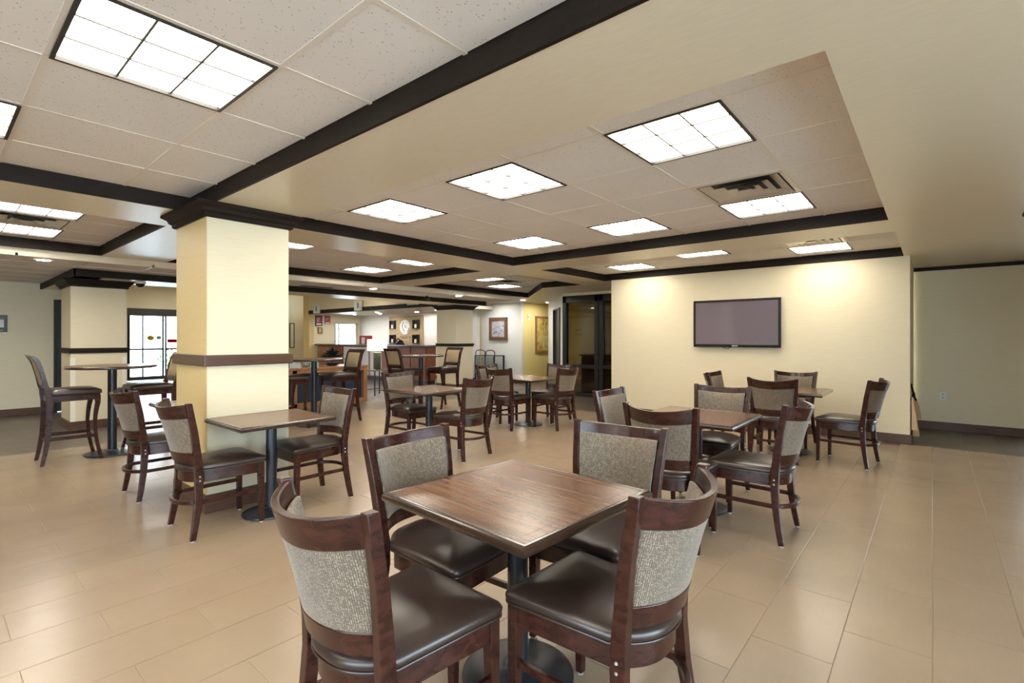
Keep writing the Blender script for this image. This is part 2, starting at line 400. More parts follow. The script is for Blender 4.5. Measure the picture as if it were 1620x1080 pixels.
wall('wall_corridor', 'corridor_yellow', [(-9.72, -9.6, 11.9, 14.2, 0, 2.6), (-12.5, -6.0, 14.2, 14.35, 0, 2.6), (-12.6, -12.5, 11.9, 14.3, 0, 2.6)], 'bright yellow corridor wall')
wall('wall_above_reception', 'wall_yellow', [(-18.0, -9.45, 9.42, 9.60, ZB + .02, 3.3)], 'yellow wall above the reception opening')
# diagonal wall with a narrow dark door
diag = empty('wall_diagonal', (-6.95, 10.25, 0), R(135)); struct(diag, 'white diagonal wall with a narrow dark door')
mb = MB(); mb.box(0, .62, -.1, 0, 0, 2.6).box(.62, 1.62, -.1, 0, 2.2, 2.6).box(1.62, 2.6, -.1, 0, 0, 2.6); mb.build('wall_panel', 'wall_white', diag)
dd = empty('door_1', (-6.95, 10.25, 0), R(135)); struct(dd, 'narrow dark door in the white diagonal wall')
B(.66, 1.58, -.07, -.03, .01, 2.16).build('door_leaf', 'black_frame', dd)
mb = MB(); mb.box(.62, .66, -.08, .03, 0, 2.2).box(1.58, 1.62, -.08, .03, 0, 2.2).box(.66, 1.58, -.08, .03, 2.16, 2.2); mb.build('door_frame', 'black_frame', dd)
# navy door in the left wall
nd = empty('door_2'); struct(nd, 'dark navy door beside the left column')
B(-12.70, -12.66, 1.63, 2.55, .01, 2.05).build('door_leaf', 'navy_door', nd, bevel=.004)
mb = MB(); mb.box(-12.72, -12.57, 1.58, 1.63, 0, 2.12).box(-12.72, -12.57, 2.55, 2.60, 0, 2.12).box(-12.72, -12.57, 1.63, 2.55, 2.05, 2.12); mb.build('door_frame', 'black_frame', nd)
B(-12.66, -12.655, 1.70, 2.48, .95, 1.0).build('push_rail', 'vent_dark', nd)

# ---- ceiling: soffit plate with openings
COF = {'A': (-4.87, -.31, -2.4, 1.485), 'B': (-4.79, -.31, 2.20, 5.70), 'C': (-4.76, -.29, 6.40, 8.37), 'D': (-8.35, -5.61, 2.25, 5.85), 'E': (-8.35, -5.68, -2.4, 1.50), 'F': (-8.30, -5.50, 6.66, 10.42)}
xs = sorted({-8.45, 3.5} | {c[i] for c in COF.values() for i in (0, 1)}); ys = sorted({-5.1, 10.25, 14.3} | {c[i] for c in COF.values() for i in (2, 3)})
mb = MB()
for i in range(len(xs) - 1):
    for j in range(len(ys) - 1):
        cx, cy = (xs[i] + xs[i + 1]) / 2, (ys[j] + ys[j + 1]) / 2
        if any(c[0] < cx < c[1] and c[2] < cy < c[3] for c in COF.values()): continue
        mb.quad((xs[i], ys[j], ZS), (xs[i], ys[j + 1], ZS), (xs[i + 1], ys[j + 1], ZS), (xs[i + 1], ys[j], ZS))
CH = [(-8.25, 10.42), (-6.48, 8.66)]
mb.quad((-8.30, 10.42, ZS), (-6.48, 10.42, ZS), (-6.48, 8.66, ZS), (-8.25, 10.42, ZS)) if False else mb.quad((-8.25, 10.42, ZS), (-5.50, 10.42, ZS), (-5.50, 8.66, ZS), (-6.48, 8.66, ZS))
mb.quad((-12.6, 10.05, ZS), (-12.6, 14.3, ZS), (-8.45, 14.3, ZS), (-8.45, 10.05, ZS))
mb.quad((-8.45, -5.1, ZG), (-8.45, 10.05, ZG), (-8.45, 10.05, ZS), (-8.45, -5.1, ZS))
mb.quad((-9.45, 10.05, ZB), (-8.45, 10.05, ZG), (-8.45, 10.05, ZS), (-9.45, 10.05, ZS))
for x0, x1, y0, y1 in COF.values():
    mb.quad((x1, y0, ZS), (x1, y1, ZS), (x1, y1, ZC + .03), (x1, y0, ZC + .03)); mb.quad((x0, y0, ZS), (x1, y0, ZS), (x1, y0, ZC + .03), (x0, y0, ZC + .03))
# beam over the columns
mb.box(-10.30, -9.45, 1.42, 10.05, ZB, ZG + .3); mb.box(-12.58, -9.45, 1.42, 1.75, ZB, ZG + .3)
# slab above everything and the lobby ceiling
mb.box(-12.75, 3.5, -5.1, 14.3, 2.80, 2.9)
mb.box(-20, -10.3, 2.5, 10.6, 3.20, 3.3); mb.box(-18.0, -10.73, 9.6, 11.75, ZB, ZB + .1)
mb.quad((-10.30, 1.5, ZG + .3), (-10.30, 10, ZG + .3), (-10.30, 10, 3.3), (-10.30, 1.5, 3.3))
ceiling = struct(mb.build('ceiling', 'soffit'), 'cream semi-gloss soffit around recessed acoustic tile coffers')
# reveals above trims (painted sides of the coffers), tiles, bars
def grid_lines(lo, hi, g0, step):
    L = [lo]; k = math.ceil((lo - g0) / step + 1e-6)
    while g0 + k * step < hi - 1e-3:
        v = g0 + k * step
        if v - L[-1] > .04: L.append(v)
        k += 1
    if hi - L[-1] < .04: L.pop()
    L.append(hi); return L
tile_cache = {}
def coffer_tiles(rect, gx, gy, z, skip, sx=.688, sy=.683, clip=None):
    x0, x1, y0, y1 = rect
    X = grid_lines(x0, x1, gx, sx); Y = grid_lines(y0, y1, gy, sy)
    for i in range(len(X) - 1):
        for j in range(len(Y) - 1):
            cx, cy = (X[i] + X[i + 1]) / 2, (Y[j] + Y[j + 1]) / 2
            if any(abs(cx - a) < .2 and abs(cy - b) < .2 for a, b in skip): continue
            if clip and clip(cx, cy): continue
            w, l = round(X[i + 1] - X[i] - .014, 3), round(Y[j + 1] - Y[j] - .014, 3)
            if (w, l) not in tile_cache:
                o = B(-w / 2, w / 2, -l / 2, l / 2, 0, .016).build('ceiling_tile', 'ceiling_tile', ceiling); tile_cache[(w, l)] = o
            else:
                o = tile_cache[(w, l)].copy(); COL.objects.link(o); o.parent = ceiling
            o.location = (cx, cy, z + .002 + random.uniform(0, .002))
    g = MB()
    for x in X[1:-1]: g.box(x - .012, x + .012, y0, y1, z, z + .03)
    for y in Y[1:-1]: g.box(x0, x1, y - .012, y + .012, z + .0005, z + .03)
    g.build('ceiling_grid', 'tbar', ceiling)
LIGHTS = []
def cell(x0, x1, y0, y1): return ((x0 + x1) / 2, (y0 + y1) / 2)
gxB, gyB = -.805, 2.585
def cb(i, j): return (gxB - (i + .5) * .688, gyB + (j + .5) * .683)
L_B = [(cb(0, 0), 'square ceiling light in the big coffer nearest its right edge'), (cb(2, 0), 'square ceiling light in the near row of the big coffer, between two others'), (cb(4, 0), 'square ceiling light in the near row of the big coffer, closest to the wide column'),
       (cb(0, 3), 'square ceiling light touching the big air diffuser'), (cb(2, 3), 'square ceiling light in the far row of the big coffer, middle one'), (cb(4, 3), 'dimmer square ceiling light at the far left corner of the big coffer')]
V_B = [(cb(0, 2), 'large square stamped metal air diffuser in the big coffer')]
coffer_tiles(COF['B'], gxB, gyB, ZC, [c for c, _ in L_B + V_B])
gyC = 6.755
def cc(i, j): return (gxB - (i + .5) * .688, gyC + (j + .5) * .683)
L_C = [(cc(4, 1), 'square ceiling light over the left end of the television wall'), (cc(2, 0), 'square ceiling light above the television, middle of three'), (cc(0, 1), 'square ceiling light over the right end of the television wall')]
V_C = [(cc(0, 0), 'square air diffuser in the coffer by the television wall')]
coffer_tiles(COF['C'], gxB, gyC, ZC, [c for c, _ in L_C + V_C])
gxA, gyA = -.82, .338
def ca(i, j): return (gxA - (i + .5) * .692, gyA + (j + .5) * .687)
L_A = [(ca(2, 0), 'largest square ceiling light, at the upper left, with a three by three louver'), (ca(4, -1), 'square ceiling light cut by the left picture edge'), (ca(0, -1), 'added unseen fill light above the viewer'), (ca(2, -3), 'added unseen fill light behind the viewer on the left'), (ca(0, -3), 'added unseen fill light behind the viewer on the right')]  # last three are added out of view to light the near room
coffer_tiles(COF['A'], gxA, gyA, ZC, [c for c, _ in L_A], .692, .687)
gxE, gyE = -6.01, .338
def ce(i, j): return (gxE - (i + .5) * .69, gyE + (j + .5) * .683)
L_E = [(ce(0, 0), 'square ceiling light at the left edge, nearer side of the air diffuser'), (ce(2, 0), 'square ceiling light at the left edge, farther side of the air diffuser'), (ce(1, -3), 'added fill light in the far left coffer, out of view')]  # the third is an added, unseen light for the left side
V_E = [(ce(1, 0), 'square air diffuser between two lights at the left edge')]
coffer_tiles(COF['E'], gxE, gyE, ZC, [c for c, _ in L_E + V_E], .69)
gxD, gyD = -5.88, 2.645
def cd(i, j): return (gxD - (i + .5) * .695, gyD + (j + .5) * .69)
L_D = [(cd(0, 0), 'square ceiling light just right of the wide column, partly hidden by it'), (cd(0, 3), 'square ceiling light in the small coffer, nearer of its far pair'), (cd(2, 3), 'square ceiling light in the small coffer, farther of its far pair')]
coffer_tiles(COF['D'], gxD, gyD, ZC, [c for c, _ in L_D], .695, .69)
gxF, gyF = -6.62, 7.05
def cf(i, j): return (gxF - (i + .5) * .68, gyF + (j + .5) * .683)
L_F = [(cf(0, 0), 'square ceiling light in the angled far coffer, nearer one'), (cf(1, 2), 'square ceiling light in the angled far coffer, farther one')]
V_F = [(cf(0, 1), 'square air diffuser in the angled far coffer')]
def clipF(cx, cy): return (cx + 8.25) * (1.76) + (cy - 10.42) * 1.77 > .75 and cy > 8.6
coffer_tiles(COF['F'], gxF, gyF, ZC, [c for c, _ in L_F + V_F], .68, .683, clipF)
coffer_tiles((-9.45, -8.45, 1.42, 10.05), -9.1, 1.42, ZG, [], .688, .69)
coffer_tiles((-12.58, -8.45, -2.2, 1.42), -9.1, 1.42 - .69 * 6, ZG, [], .688, .69)
# coffer trims: boards on the inner faces
TR = .018
def trim_ring(n, rect, label, poly=None, sides='nsew'):
    e = struct(empty('trim_%d' % n), label)
    x0, x1, y0, y1 = rect
    top = ZC + .03
    if 'w' in sides: B(x0 - .02, x0, y0 - .02, y1 + .02, ZS - .002, top).build('trim_board', 'trim_wood', e)
    if 'e' in sides: B(x1, x1 + .02, y0 - .02, y1 + .02, ZS - .002, top).build('trim_board', 'trim_wood', e)
    if 's' in sides: B(x0, x1, y0 - .02, y0, ZS - .002, top).build('trim_board', 'trim_wood', e)
    if 'n' in sides: B(x0, x1, y1, y1 + .02, ZS - .002, top).build('trim_board', 'trim_wood', e)
    return e
trim_ring(1, COF['A'], 'dark wood trim around the near left ceiling coffer', sides='nw')
trim_ring(2, COF['B'], 'dark wood trim around the big ceiling coffer', sides='nw')
trim_ring(3, COF['C'], 'dark wood trim around the coffer by the television wall', sides='nw')
trim_ring(4, COF['D'], 'dark wood trim around the small coffer behind the wide column', sides='nw')
trim_ring(5, COF['E'], 'dark wood trim around the far left coffer', sides='nw')
tF = trim_ring(6, COF['F'], 'dark wood trim around the angled far coffer', sides='ws')
B(-5.50, -5.48, 6.64, 8.66, ZS - .002, ZC + .03).build('trim_board', 'trim_wood', tF)
B(-6.48, -5.48, 8.66, 8.68, ZS - .002, ZC + .03).build('trim_board', 'trim_wood', tF)
mb = MB(); mb.loft([[(-8.30, 10.42, ZS - .002), (-8.25, 10.42, ZS - .002), (-6.48, 8.66, ZS - .002), (-6.46, 8.68, ZS - .002), (-8.27, 10.47, ZS - .002)], [(-8.30, 10.42, ZC + .03), (-8.25, 10.42, ZC + .03), (-6.48, 8.66, ZC + .03), (-6.46, 8.68, ZC + .03), (-8.27, 10.47, ZC + .03)]]); mb.build('trim_board', 'trim_wood', tF)
e = struct(empty('trim_7'), 'dark wood trim along the beam over the far columns')
B(-9.45, -9.425, 1.40, 10.08, ZB - .004, ZG).build('trim_board', 'trim_wood', e)
B(-12.58, -9.425, 1.395, 1.42, ZB - .004, ZG).build('trim_board', 'trim_wood', e)
B(-9.45, -9.425, 10.05, 10.08, ZB - .004, ZG).build('trim_board', 'trim_wood', e) if False else None
e = struct(B(-18.0, -10.73, 9.395, 9.42, ZB, ZB + .13).build('trim_8', 'trim_wood'), 'dark wood trim over the reception opening')
struct(B(-.225, 3.4, 9.955, 9.99, 2.43, ZS).build('trim_9', 'trim_wood'), 'dark crown trim on the right wall')
# baseboards
def base(name, boxes, label=None):
    mb = MB()
    for b in boxes: mb.box(*b)
    return struct(mb.build(name, 'base_wood', bevel=.004), label)
base('baseboard_television', [(-4.63, -.205, 8.35, 8.37, 0, .125), (-.225, -.205, 8.37, 9.95, 0, .125)])
base('baseboard_right', [(-.20, 1.12, 9.97, 9.99, 0, .125)])
base('baseboard_left', [(-12.58, -12.555, -5.0, 1.58, 0, .13)])
base('baseboard_picture', [(-11.3, -9.58, 11.775, 11.8, 0, .13), (-9.6, -9.575, 11.8, 14.0, 0, .13)])
base('baseboard_corridor', [(-18.0, -11.3, 11.575, 11.6, 0, .1)])
# ---- columns
def column(n, x0, x1, y0, y1, zt, label, wide_rail=False, crown=.10):
    e = struct(empty('column', ((x0 + x1) / 2, (y0 + y1) / 2, 0)), label)
    w, l = (x1 - x0) / 2, (y1 - y0) / 2
    mb = MB(); mb.box(-w, w, -l, l, 0, zt); s = mb.build('shaft', 'wall_yellow', e)
    if wide_rail:
        B(-w - .022, w + .022, -l - .022, l + .022, 0, .145).build('base_trim', 'base_wood', e, bevel=.003)
        B(-w - .03, w + .03, -l - .03, l + .03, 1.172, 1.262).build('chair_rail', 'rail_wood', e, bevel=.006)
    else:
        B(-w - .022, w + .022, -l - .022, l + .022, 0, .13).build('base_trim', 'base_wood', e, bevel=.003)
        B(-w - .03, w + .03, -l - .03, l + .03, 1.20, 1.245).build('chair_rail', 'trim_wood', e, bevel=.006)
        B(-w - .022, w + .022, -l - .022, l + .022, 1.165, 1.20).build('chair_rail_lower', 'trim_wood', e, bevel=.004)
    prof = [(.018, zt - .115), (.03, zt - .105), (.03, zt - .085), (.05, zt - .07), (.06, zt - .045), (crown - .015, zt - .028), (crown, zt - .02), (crown, zt - .001)]
    mb = MB(); rings = [[(-w, -l, zt - .115), (w, -l, zt - .115), (w, l, zt - .115), (-w, l, zt - .115)]]
    for p, z in prof: rings.append([(-w - p, -l - p, z), (w + p, -l - p, z), (w + p, l + p, z), (-w - p, l + p, z)])
    mb.loft(rings, False, False); mb.build('crown', 'trim_wood', e)
    return e
c1_ = column(1, -5.16, -4.43, 1.465, 2.125, ZS, 'wide pale yellow column with brown rail beside the tables', True)
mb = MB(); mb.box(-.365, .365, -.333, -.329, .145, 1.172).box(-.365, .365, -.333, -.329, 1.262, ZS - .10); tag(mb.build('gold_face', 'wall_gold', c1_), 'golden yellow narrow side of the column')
cl = column(2, -10.73, -9.95, 1.44, 2.12, ZB, 'pale column with thin dark rail at the left by the entrance')
column(3, -10.73, -9.95, 9.40, 10.05, ZB, 'pale column with thin dark rail near the reception desk')
column(4, .70, 1.43, 5.45, 6.12, ZS, 'pale column just outside the right picture edge')
for sx in (-1, 1):
    B(.391, .397, -.345 if sx < 0 else .285, -.285 if sx < 0 else .345, .13, 1.10).build('corner_guard', 'corner_guard', cl)

# ---- entrance doors (glass) and reception window
ed = struct(empty('door_3', (-19.7, 4.22, 0)), 'black framed glass entrance doors with bright daylight outside')
W = 1.98
B(-.12, .05, 0, W, 2.12, 2.36).build('header', 'black_frame', ed)
for y in (0, .03, .95, 1.03, 1.42, 1.92): B(-.06, 0, y, y + .05, .02, 2.12).build('stile', 'black_frame', ed)
B(-.05, -.01, .05, 1.0, 1.0, 1.06).build('mid_rail', 'black_frame', ed)
B(-.05, -.01, 1.05, W, 1.0, 1.06).build('mid_rail', 'black_frame', ed)
B(-.05, -.01, .05, W, .02, .14).build('bottom_rail', 'black_frame', ed)
B(-.045, -.015, .40, .44, .1, 2.12).build('mullion', 'black_frame', ed)
for y0, y1 in ((.08, .40), (.44, .95), (1.08, 1.42), (1.47, 1.92)):
    B(-.033, -.027, y0, y1, .14, 1.0).build('pane', 'glass_clear', ed); B(-.033, -.027, y0, y1, 1.06, 2.12).build('pane', 'glass_clear', ed)
def sticker(y, z, r, mat, nm):
    mb = MB(); n = 24; mb.loft([[(x, y + r * math.cos(2 * math.pi * k / n), z + .85 * r * math.sin(2 * math.pi * k / n)) for k in range(n)] for x in (-.02, -.012)]); return mb.build(nm, mat, ed)
sticker(.63, 1.40, .10, 'yellow_sticker', 'sticker'); sticker(.86, 1.41, .075, 'grey_sticker', 'sticker')
B(-.02, -.01, 1.10, W, 1.24, 1.36).build('red_band', 'red_film', ed)
rw = struct(empty('window_1', (-18.0, 10.42, .9)), 'bright reception window with blind header')
mb = MB(); mb.box(-.12, -.06, 0, .05, 0, 1.1).box(-.12, -.06, 1.03, 1.08, 0, 1.1).box(-.12, -.06, 0, 1.08, 0, .05).box(-.12, -.06, 0, 1.08, 1.05, 1.1); mb.build('window_frame', 'white_plastic', rw)
B(-.11, -.07, .26, .31, .05, 1.05).build('mullion', 'white_plastic', rw)
B(-.095, -.085, .05, 1.03, .05, 1.05).build('pane', 'glass_clear', rw)
# window band on the right side of the room (outside the frame, gives the daylight)
for i, (a, b) in enumerate(((-4.78, -2.6), (-2.38, .2), (.42, 3.0))):
    w = struct(empty('window_%d' % (i + 2), (3.4, a, .12)), 'tall window in the right side wall')
    L = b - a; mb = MB(); mb.box(.05, .11, 0, .05, 0, 2.3).box(.05, .11, L - .05, L, 0, 2.3).box(.05, .11, 0, L, 0, .05).box(.05, .11, 0, L, 2.25, 2.3); mb.build('window_frame', 'black_frame', w)
    B(.075, .083, .05, L - .05, .05, 2.25).build('pane', 'glass_clear', w)
for i, (a, b) in enumerate(((-2.0, .6), (.8, 3.2))):
    w = struct(empty('window_%d' % (i + 9), (a, -5.0, .12)), 'tall window in the wall behind the viewer')
    L = b - a; mb = MB(); mb.box(0, .05, -.11, -.05, 0, 2.3).box(L - .05, L, -.11, -.05, 0, 2.3).box(0, L, -.11, -.05, 0, .05).box(0, L, -.11, -.05, 2.25, 2.3); mb.build('window_frame', 'black_frame', w)
    B(.05, L - .05, -.083, -.075, .05, 2.25).build('pane', 'glass_clear', w)
struct(B(-30, 3.6, -40, -5.2, -.2, -.05).build('ground', 'concrete'), 'pale pavement outside the rear windows')
struct(B(-60, -19.9, -20, 40, -.2, -.05).build('ground', 'concrete'), 'pale pavement outside the entrance')
struct(B(3.6, 40, -30, 40, -.2, -.05).build('ground', 'concrete'), 'pale pavement outside the right windows')
gd = struct(empty('door_4', (1.12, 10.05, 0)), 'glass door just outside the right picture edge')
mb = MB(); mb.box(0, .06, -.03, .03, 0, 2.2).box(1.20, 1.26, -.03, .03, 0, 2.2).box(.06, 1.20, -.03, .03, 2.1, 2.2).box(.06, 1.20, -.03, .03, 0, .1); mb.build('door_frame', 'black_frame', gd)
B(.06, 1.20, -.004, .004, .1, 2.1).build('pane', 'glass_clear', gd)
struct(B(-8, 3.6, 10.2, 30, -.2, -.13).build('ground', 'concrete'), 'pale pavement outside the right door')
# ---- dark glazed room
gw = struct(empty('window_8', (-6.95, 10.20, 0)), 'dark framed glass partition of an unlit room left of the television wall')
for x in (0.0, .90, 1.02, 1.95): B(x, x + .10, -.05, .06, 0, 2.40).build('frame_post', 'black_frame', gw)
B(0, 2.33, -.05, .06, 2.26, 2.42).build('frame_header', 'black_frame', gw); B(0, 2.33, -.04, .05, .0, .09).build('frame_sill', 'black_frame', gw); B(0, 2.33, -.045, .05, .68, .76).build('frame_rail', 'black_frame', gw)
for x0, x1 in ((.10, .90), (1.12, 1.95), (2.05, 2.33)):
    B(x0, x1, .0, .008, .76, 2.26).build('pane', 'glass_dark', gw); B(x0, x1, .0, .008, .09, .68).build('pane', 'glass_dark', gw)
wall('wall_glass_header', 'wall_yellow', [(-6.97, -4.6, 10.16, 10.30, 2.42, 2.6)], 'yellow wall strip above the dark glass partition')
wall('wall_dark_room', 'wall_cream', [(-8.6, -4.0, 13.6, 13.7, 0, 2.7), (-4.4, -4.3, 9.96, 13.7, 0, 2.7)], 'wall inside the unlit glazed room')
# ================================================================== CEILING FIXTURES
def make_light():
    e = empty('ceiling_light')
    a, b = .335, .318
    mb = MB(); mb.box(-a, a, -a, -b, -.006, .02).box(-a, a, b, a, -.006, .02).box(-a, -b, -b, b, -.006, .02).box(b, a, -b, b, -.006, .02); mb.build('frame', 'light_frame', e)
    B(-b, b, -b, b, .012, .03).build('diffuser', 'lens', e); B(-a, a, -a, a, .032, .045).build('housing', 'white_plastic', e)
    for t in (-.106, .106):
        B(t - .0045, t + .0045, -b, b, .004, .0118).build('louver_blade', 'louver', e); B(-b, b, t - .0045, t + .0045, .0042, .0119).build('louver_blade', 'louver', e)
    return e
proto = None
for (x, y), lab in L_B + L_C + L_A + L_E + L_D + L_F:
    if proto is None: o = proto = proto_light = make_light()
    else: o = copy_tree(proto)
    o.location = (x, y, ZC); tag(o, lab, 'light', 'square recessed ceiling lights')
def make_vent():
    e = empty('air_diffuser'); a = .335
    B(-a, a, -a, a, .02, .03).build('backing', 'vent_dark', e)
    def ring(a0, a1, z0, z1, nm):
        mb = MB(); mb.loft([[(-a0, -a0, z0), (a0, -a0, z0), (a0, a0, z0), (-a0, a0, z0)], [(-a1, -a1, z1), (a1, -a1, z1), (a1, a1, z1), (-a1, a1, z1)]], False, False); return mb.build(nm, 'vent_metal', e)
    mb = MB(); c = .30; mb.box(-a, a, -a, -c, -.005, .02).box(-a, a, c, a, -.005, .02).box(-a, -c, -c, c, -.005, .02).box(c, a, -c, c, -.005, .02); mb.build('frame', 'vent_metal', e)
    ring(.288, .215, -.006, .017, 'cone'); ring(.202, .135, -.012, .013, 'cone'); ring(.122, .062, -.016, .009, 'cone')
    mb = MB(); mb.loft([[(-q, -q, z), (q, -q, z), (q, q, z), (-q, q, z)] for q, z in ((.052, -.018), (.02, .004))]); mb.build('center_plate', 'vent_metal', e)
    return e
proto = None
for (x, y), lab in V_B + V_C + V_E + V_F:
    if proto is None: o = proto = make_vent()
    else: o = copy_tree(proto)
    o.location = (x, y, ZC); tag(o, lab, 'vent', 'square air diffusers')
def make_down():
    e = empty('downlight')
    mb = MB(); n = 24
    mb.lathe([(.085, -.004), (.085, .0), (.066, .0), (.066, -.004)], n); 
    MB().loft([[(r * math.cos(2 * math.pi * k / n), r * math.sin(2 * math.pi * k / n), z) for k in range(n)] for r, z in ((.068, .0), (.086, .0), (.086, -.005), (.068, -.005))], False, False, True).build('trim_ring', 'baffle', e)
    MB().lathe([(.067, -.002), (.067, -.0005)], n).build('lens', 'lens_down', e)
    return e
proto_lobby_fill = copy_tree(proto_light)  # unseen lights added over the lobby to brighten it
for c in proto_lobby_fill.children:
    if c.name.startswith('diffuser'): c.data = c.data.copy(); c.data.materials.clear(); c.data.materials.append(MATS['lens_lobby_fill'])
proto_lobby_fill.location = (-12.5, 8.4, 3.15); tag(proto_lobby_fill, 'added lobby fill light, unseen above the beam', 'light', 'added lobby fill lights above the beam')
for x, y in ((-12.5, 4.2), (-12.5, 6.6), (-15.5, 4.2), (-15.5, 6.6), (-17.8, 5.4)):
    o = copy_tree(proto_lobby_fill); o.location = (x, y, 3.15); tag(o, 'added lobby fill light, unseen above the beam', 'light', 'added lobby fill lights above the beam')
for x, y in ((-10.4, -.75), (-11.0, -2.0)):  # two more lights added out of view, they brighten the left wall
    o = copy_tree(proto_light); o.location = (x, y, ZG - .048); tag(o, 'added fill light, unseen at the far left', 'light', 'added fill lights at the far left')
proto = None
for x, y, z, lab in [(-8.72, 1.0, ZG, 'round recessed downlight at the left, above the left column'), (-8.70, 5.92, ZG, 'round recessed downlight on the lobby strip right of the wide column'), (-8.60, 8.22, ZG, 'round recessed downlight left of the far column top'),
                     (-10.25, 11.15, ZS, 'round recessed downlight in front of the small framed landscape'), (-8.97, 11.10, ZS, 'round recessed downlight above the end of the white picture wall'), (-8.95, 12.3, ZS, 'round recessed downlight over the yellow corridor'), (-10.9, 12.6, ZS, 'round recessed downlight in the slit behind the far column'),
                     (-14.9, 10.3, ZB, 'round recessed downlight over reception, front of a pair'), (-15.6, 10.9, ZB, 'round recessed downlight over reception, rear of a pair'), (-12.2, 10.7, ZB, 'round recessed downlight over reception beside the far column'), (-13.6, 11.0, ZB, 'round recessed downlight lighting the emblem panel'), (-16.8, 10.6, ZB, 'round recessed downlight by the reception window')]:
    if proto is None: o = proto = make_down()
    else: o = copy_tree(proto)
    o.location = (x, y, z); tag(o, lab, 'light', 'round recessed downlights')
# slot grille on lobby strip
g = empty('ceiling_grille', (-9.15, 4.95, ZG - .001)); tag(g, 'dark slotted ceiling grille on the lobby strip', 'vent')
B(-.09, .09, -.36, .36, -.006, 0).build('frame', 'vent_metal', g)
for k in range(5): B(-.07 + k * .03, -.055 + k * .03, -.33, .33, -.009, -.006).build('slot', 'vent_dark', g)
# cameras
def dome(loc, lab, r=.07):
    e = empty('dome_camera', loc); tag(e, lab, 'camera')
    MB().lathe([(r, 0), (r, -.025), (r * .9, -.03)], 24).build('base', 'white_plastic', e, smooth=40)
    MB().lathe([(r * .82, -.03), (r * .78, -.05), (r * .55, -.075), (r * .2, -.088), (.004, -.09)], 24).build('dome', 'tv_black', e, smooth=60)
dome((-9.75, 2.26, ZB), 'white dome security camera under the beam by the left column', .075)
dome((-10.1, 11.0, ZS), 'black dome camera on the ceiling in front of the small landscape', .07)
e = empty('bullet_camera', (-9.2, 7.75, ZG)); tag(e, 'small black bullet camera left of the far column', 'camera')
MB().lathe([(.03, 0), (.03, -.015)], 16).build('mount', 'tv_black', e); MB().tube([(0, 0, -.01), (.0, .02, -.05)], .01).build('arm', 'tv_black', e); MB().tube([(.03, -.05, -.045), (-.03, .08, -.085)], .03, 12).build('body', 'tv_black', e, smooth=40)

# ================================================================== TELEVISION
tv = empty('television', (-2.39, 8.31, 1.632)); tag(tv, 'wide flat television with a black bezel on the yellow wall', 'television')
# size from corners
tw, th = .655, .38
mb = MB(); bz = .035
mb.box(-tw, tw, -.02, .02, -th, -th + bz * 1.3).box(-tw, tw, -.02, .02, th - bz, th).box(-tw, -tw + bz, -.02, .02, -th + bz * 1.3, th - bz).box(tw - bz, tw, -.02, .02, -th + bz * 1.3, th - bz); mb.build('bezel', 'tv_black', tv, bevel=.003)
B(-tw + bz, tw - bz, -.012, .0, -th + bz * 1.3, th - bz).build('screen', 'tv_screen', tv)
B(-tw + .03, tw - .03, .0, .045, -th + .03, th - .03).build('back_shell', 'tv_black', tv)
B(-.045, .045, -.0215, -.02, -th + .013, -th + .033).build('badge', 'steel', tv)
MB().tube([(-.2, .02, -th), (-.16, .02, -th - .02), (-.11, .02, -th - .022), (-.07, .02, -th)], .005, 6).build('cable', 'tv_black', tv)
# outlet and wall things
def outlet(loc, rz, lab):
    e = empty('wall_outlet', loc, rz); tag(e, lab, 'outlet')
    B(-.04, .04, -.008, 0, -.058, .058).build('cover_plate', 'white_plastic', e, bevel=.002)
    for z in (-.024, .024): MB().loft([[(.017 * math.cos(k * math.pi / 6), y, z + .015 * math.sin(k * math.pi / 6)) for k in range(12)] for y in (-.0085, -.011)]).build('socket', 'ink_light', e)
outlet((.12, 9.99, .52), 0, 'white wall outlet low on the right wall')
outlet((-9.85, 11.8, .40), 0, 'small wall outlet low on the picture wall')
# ================================================================== DINING CHAIR
def bow(t, d=.10): return d * (1 - abs(t) ** 2.3)
def stile_y(z):
    P = [(0, -.262), (.15, -.236), (.30, -.217), (.44, -.212), (.55, -.221), (.75, -.249), (.95, -.288)]
    for (z0, y0), (z1, y1) in zip(P, P[1:]):
        if z <= z1: return y0 + (y1 - y0) * (z - z0) / (z1 - z0)
    return P[-1][1]
def curved_panel(z0, z1, half, th, nz, nt, dep, pillow=0, yoff=0, sc0=0, sc1=0):
    """solid that follows the bowed back; front faces +y"""
    mb = MB(); rings = []
    ts = [-1 + 2 * i / nt for i in range(nt + 1)]
    for t in ts:
        ring = []
        za, zb = z0 - sc0 * (1 - t * t), z1 - sc1 * (1 - t * t)
        for j in range(nz + 1):
            z = za + (zb - za) * j / nz; pf = pillow * (1 - t ** 4) * (1 - (2 * j / nz - 1) ** 4)
            hw = half + .038 * max(0, (z - .48) / .46); ring.append((t * hw, stile_y(z) - bow(t, dep + .11 * (z - .9)) + yoff + th / 2 + pf, z))
        for j in range(nz, -1, -1):
            z = za + (zb - za) * j / nz
            hw = half + .038 * max(0, (z - .48) / .46); ring.append((t * hw, stile_y(z) - bow(t, dep + .11 * (z - .9)) + yoff - th / 2, z))
        rings.append(ring)
    return mb.loft(rings)
def seat_outline(off=0, n=16):
    P = []
    fr, rr, yf, ys, dep = .222 + off, .189 + off, .232 + off, -.17, .105 + off
    rad = .035
    for k in range(5): a = math.pi / 2 * k / 4; P.append((fr - rad + rad * math.sin(math.pi / 2 - a) , yf - rad + rad * math.cos(math.pi / 2 - a)))
    for k in range(5): a = math.pi / 2 * k / 4; P.append((-fr + rad - rad * math.sin(a), yf - rad + rad * math.cos(a)))
    for k in range(n + 1):
        t = -1 + 2 * k / n
        P.append((t * rr, ys - dep * (1 - abs(t) ** 2.6)))
    return P
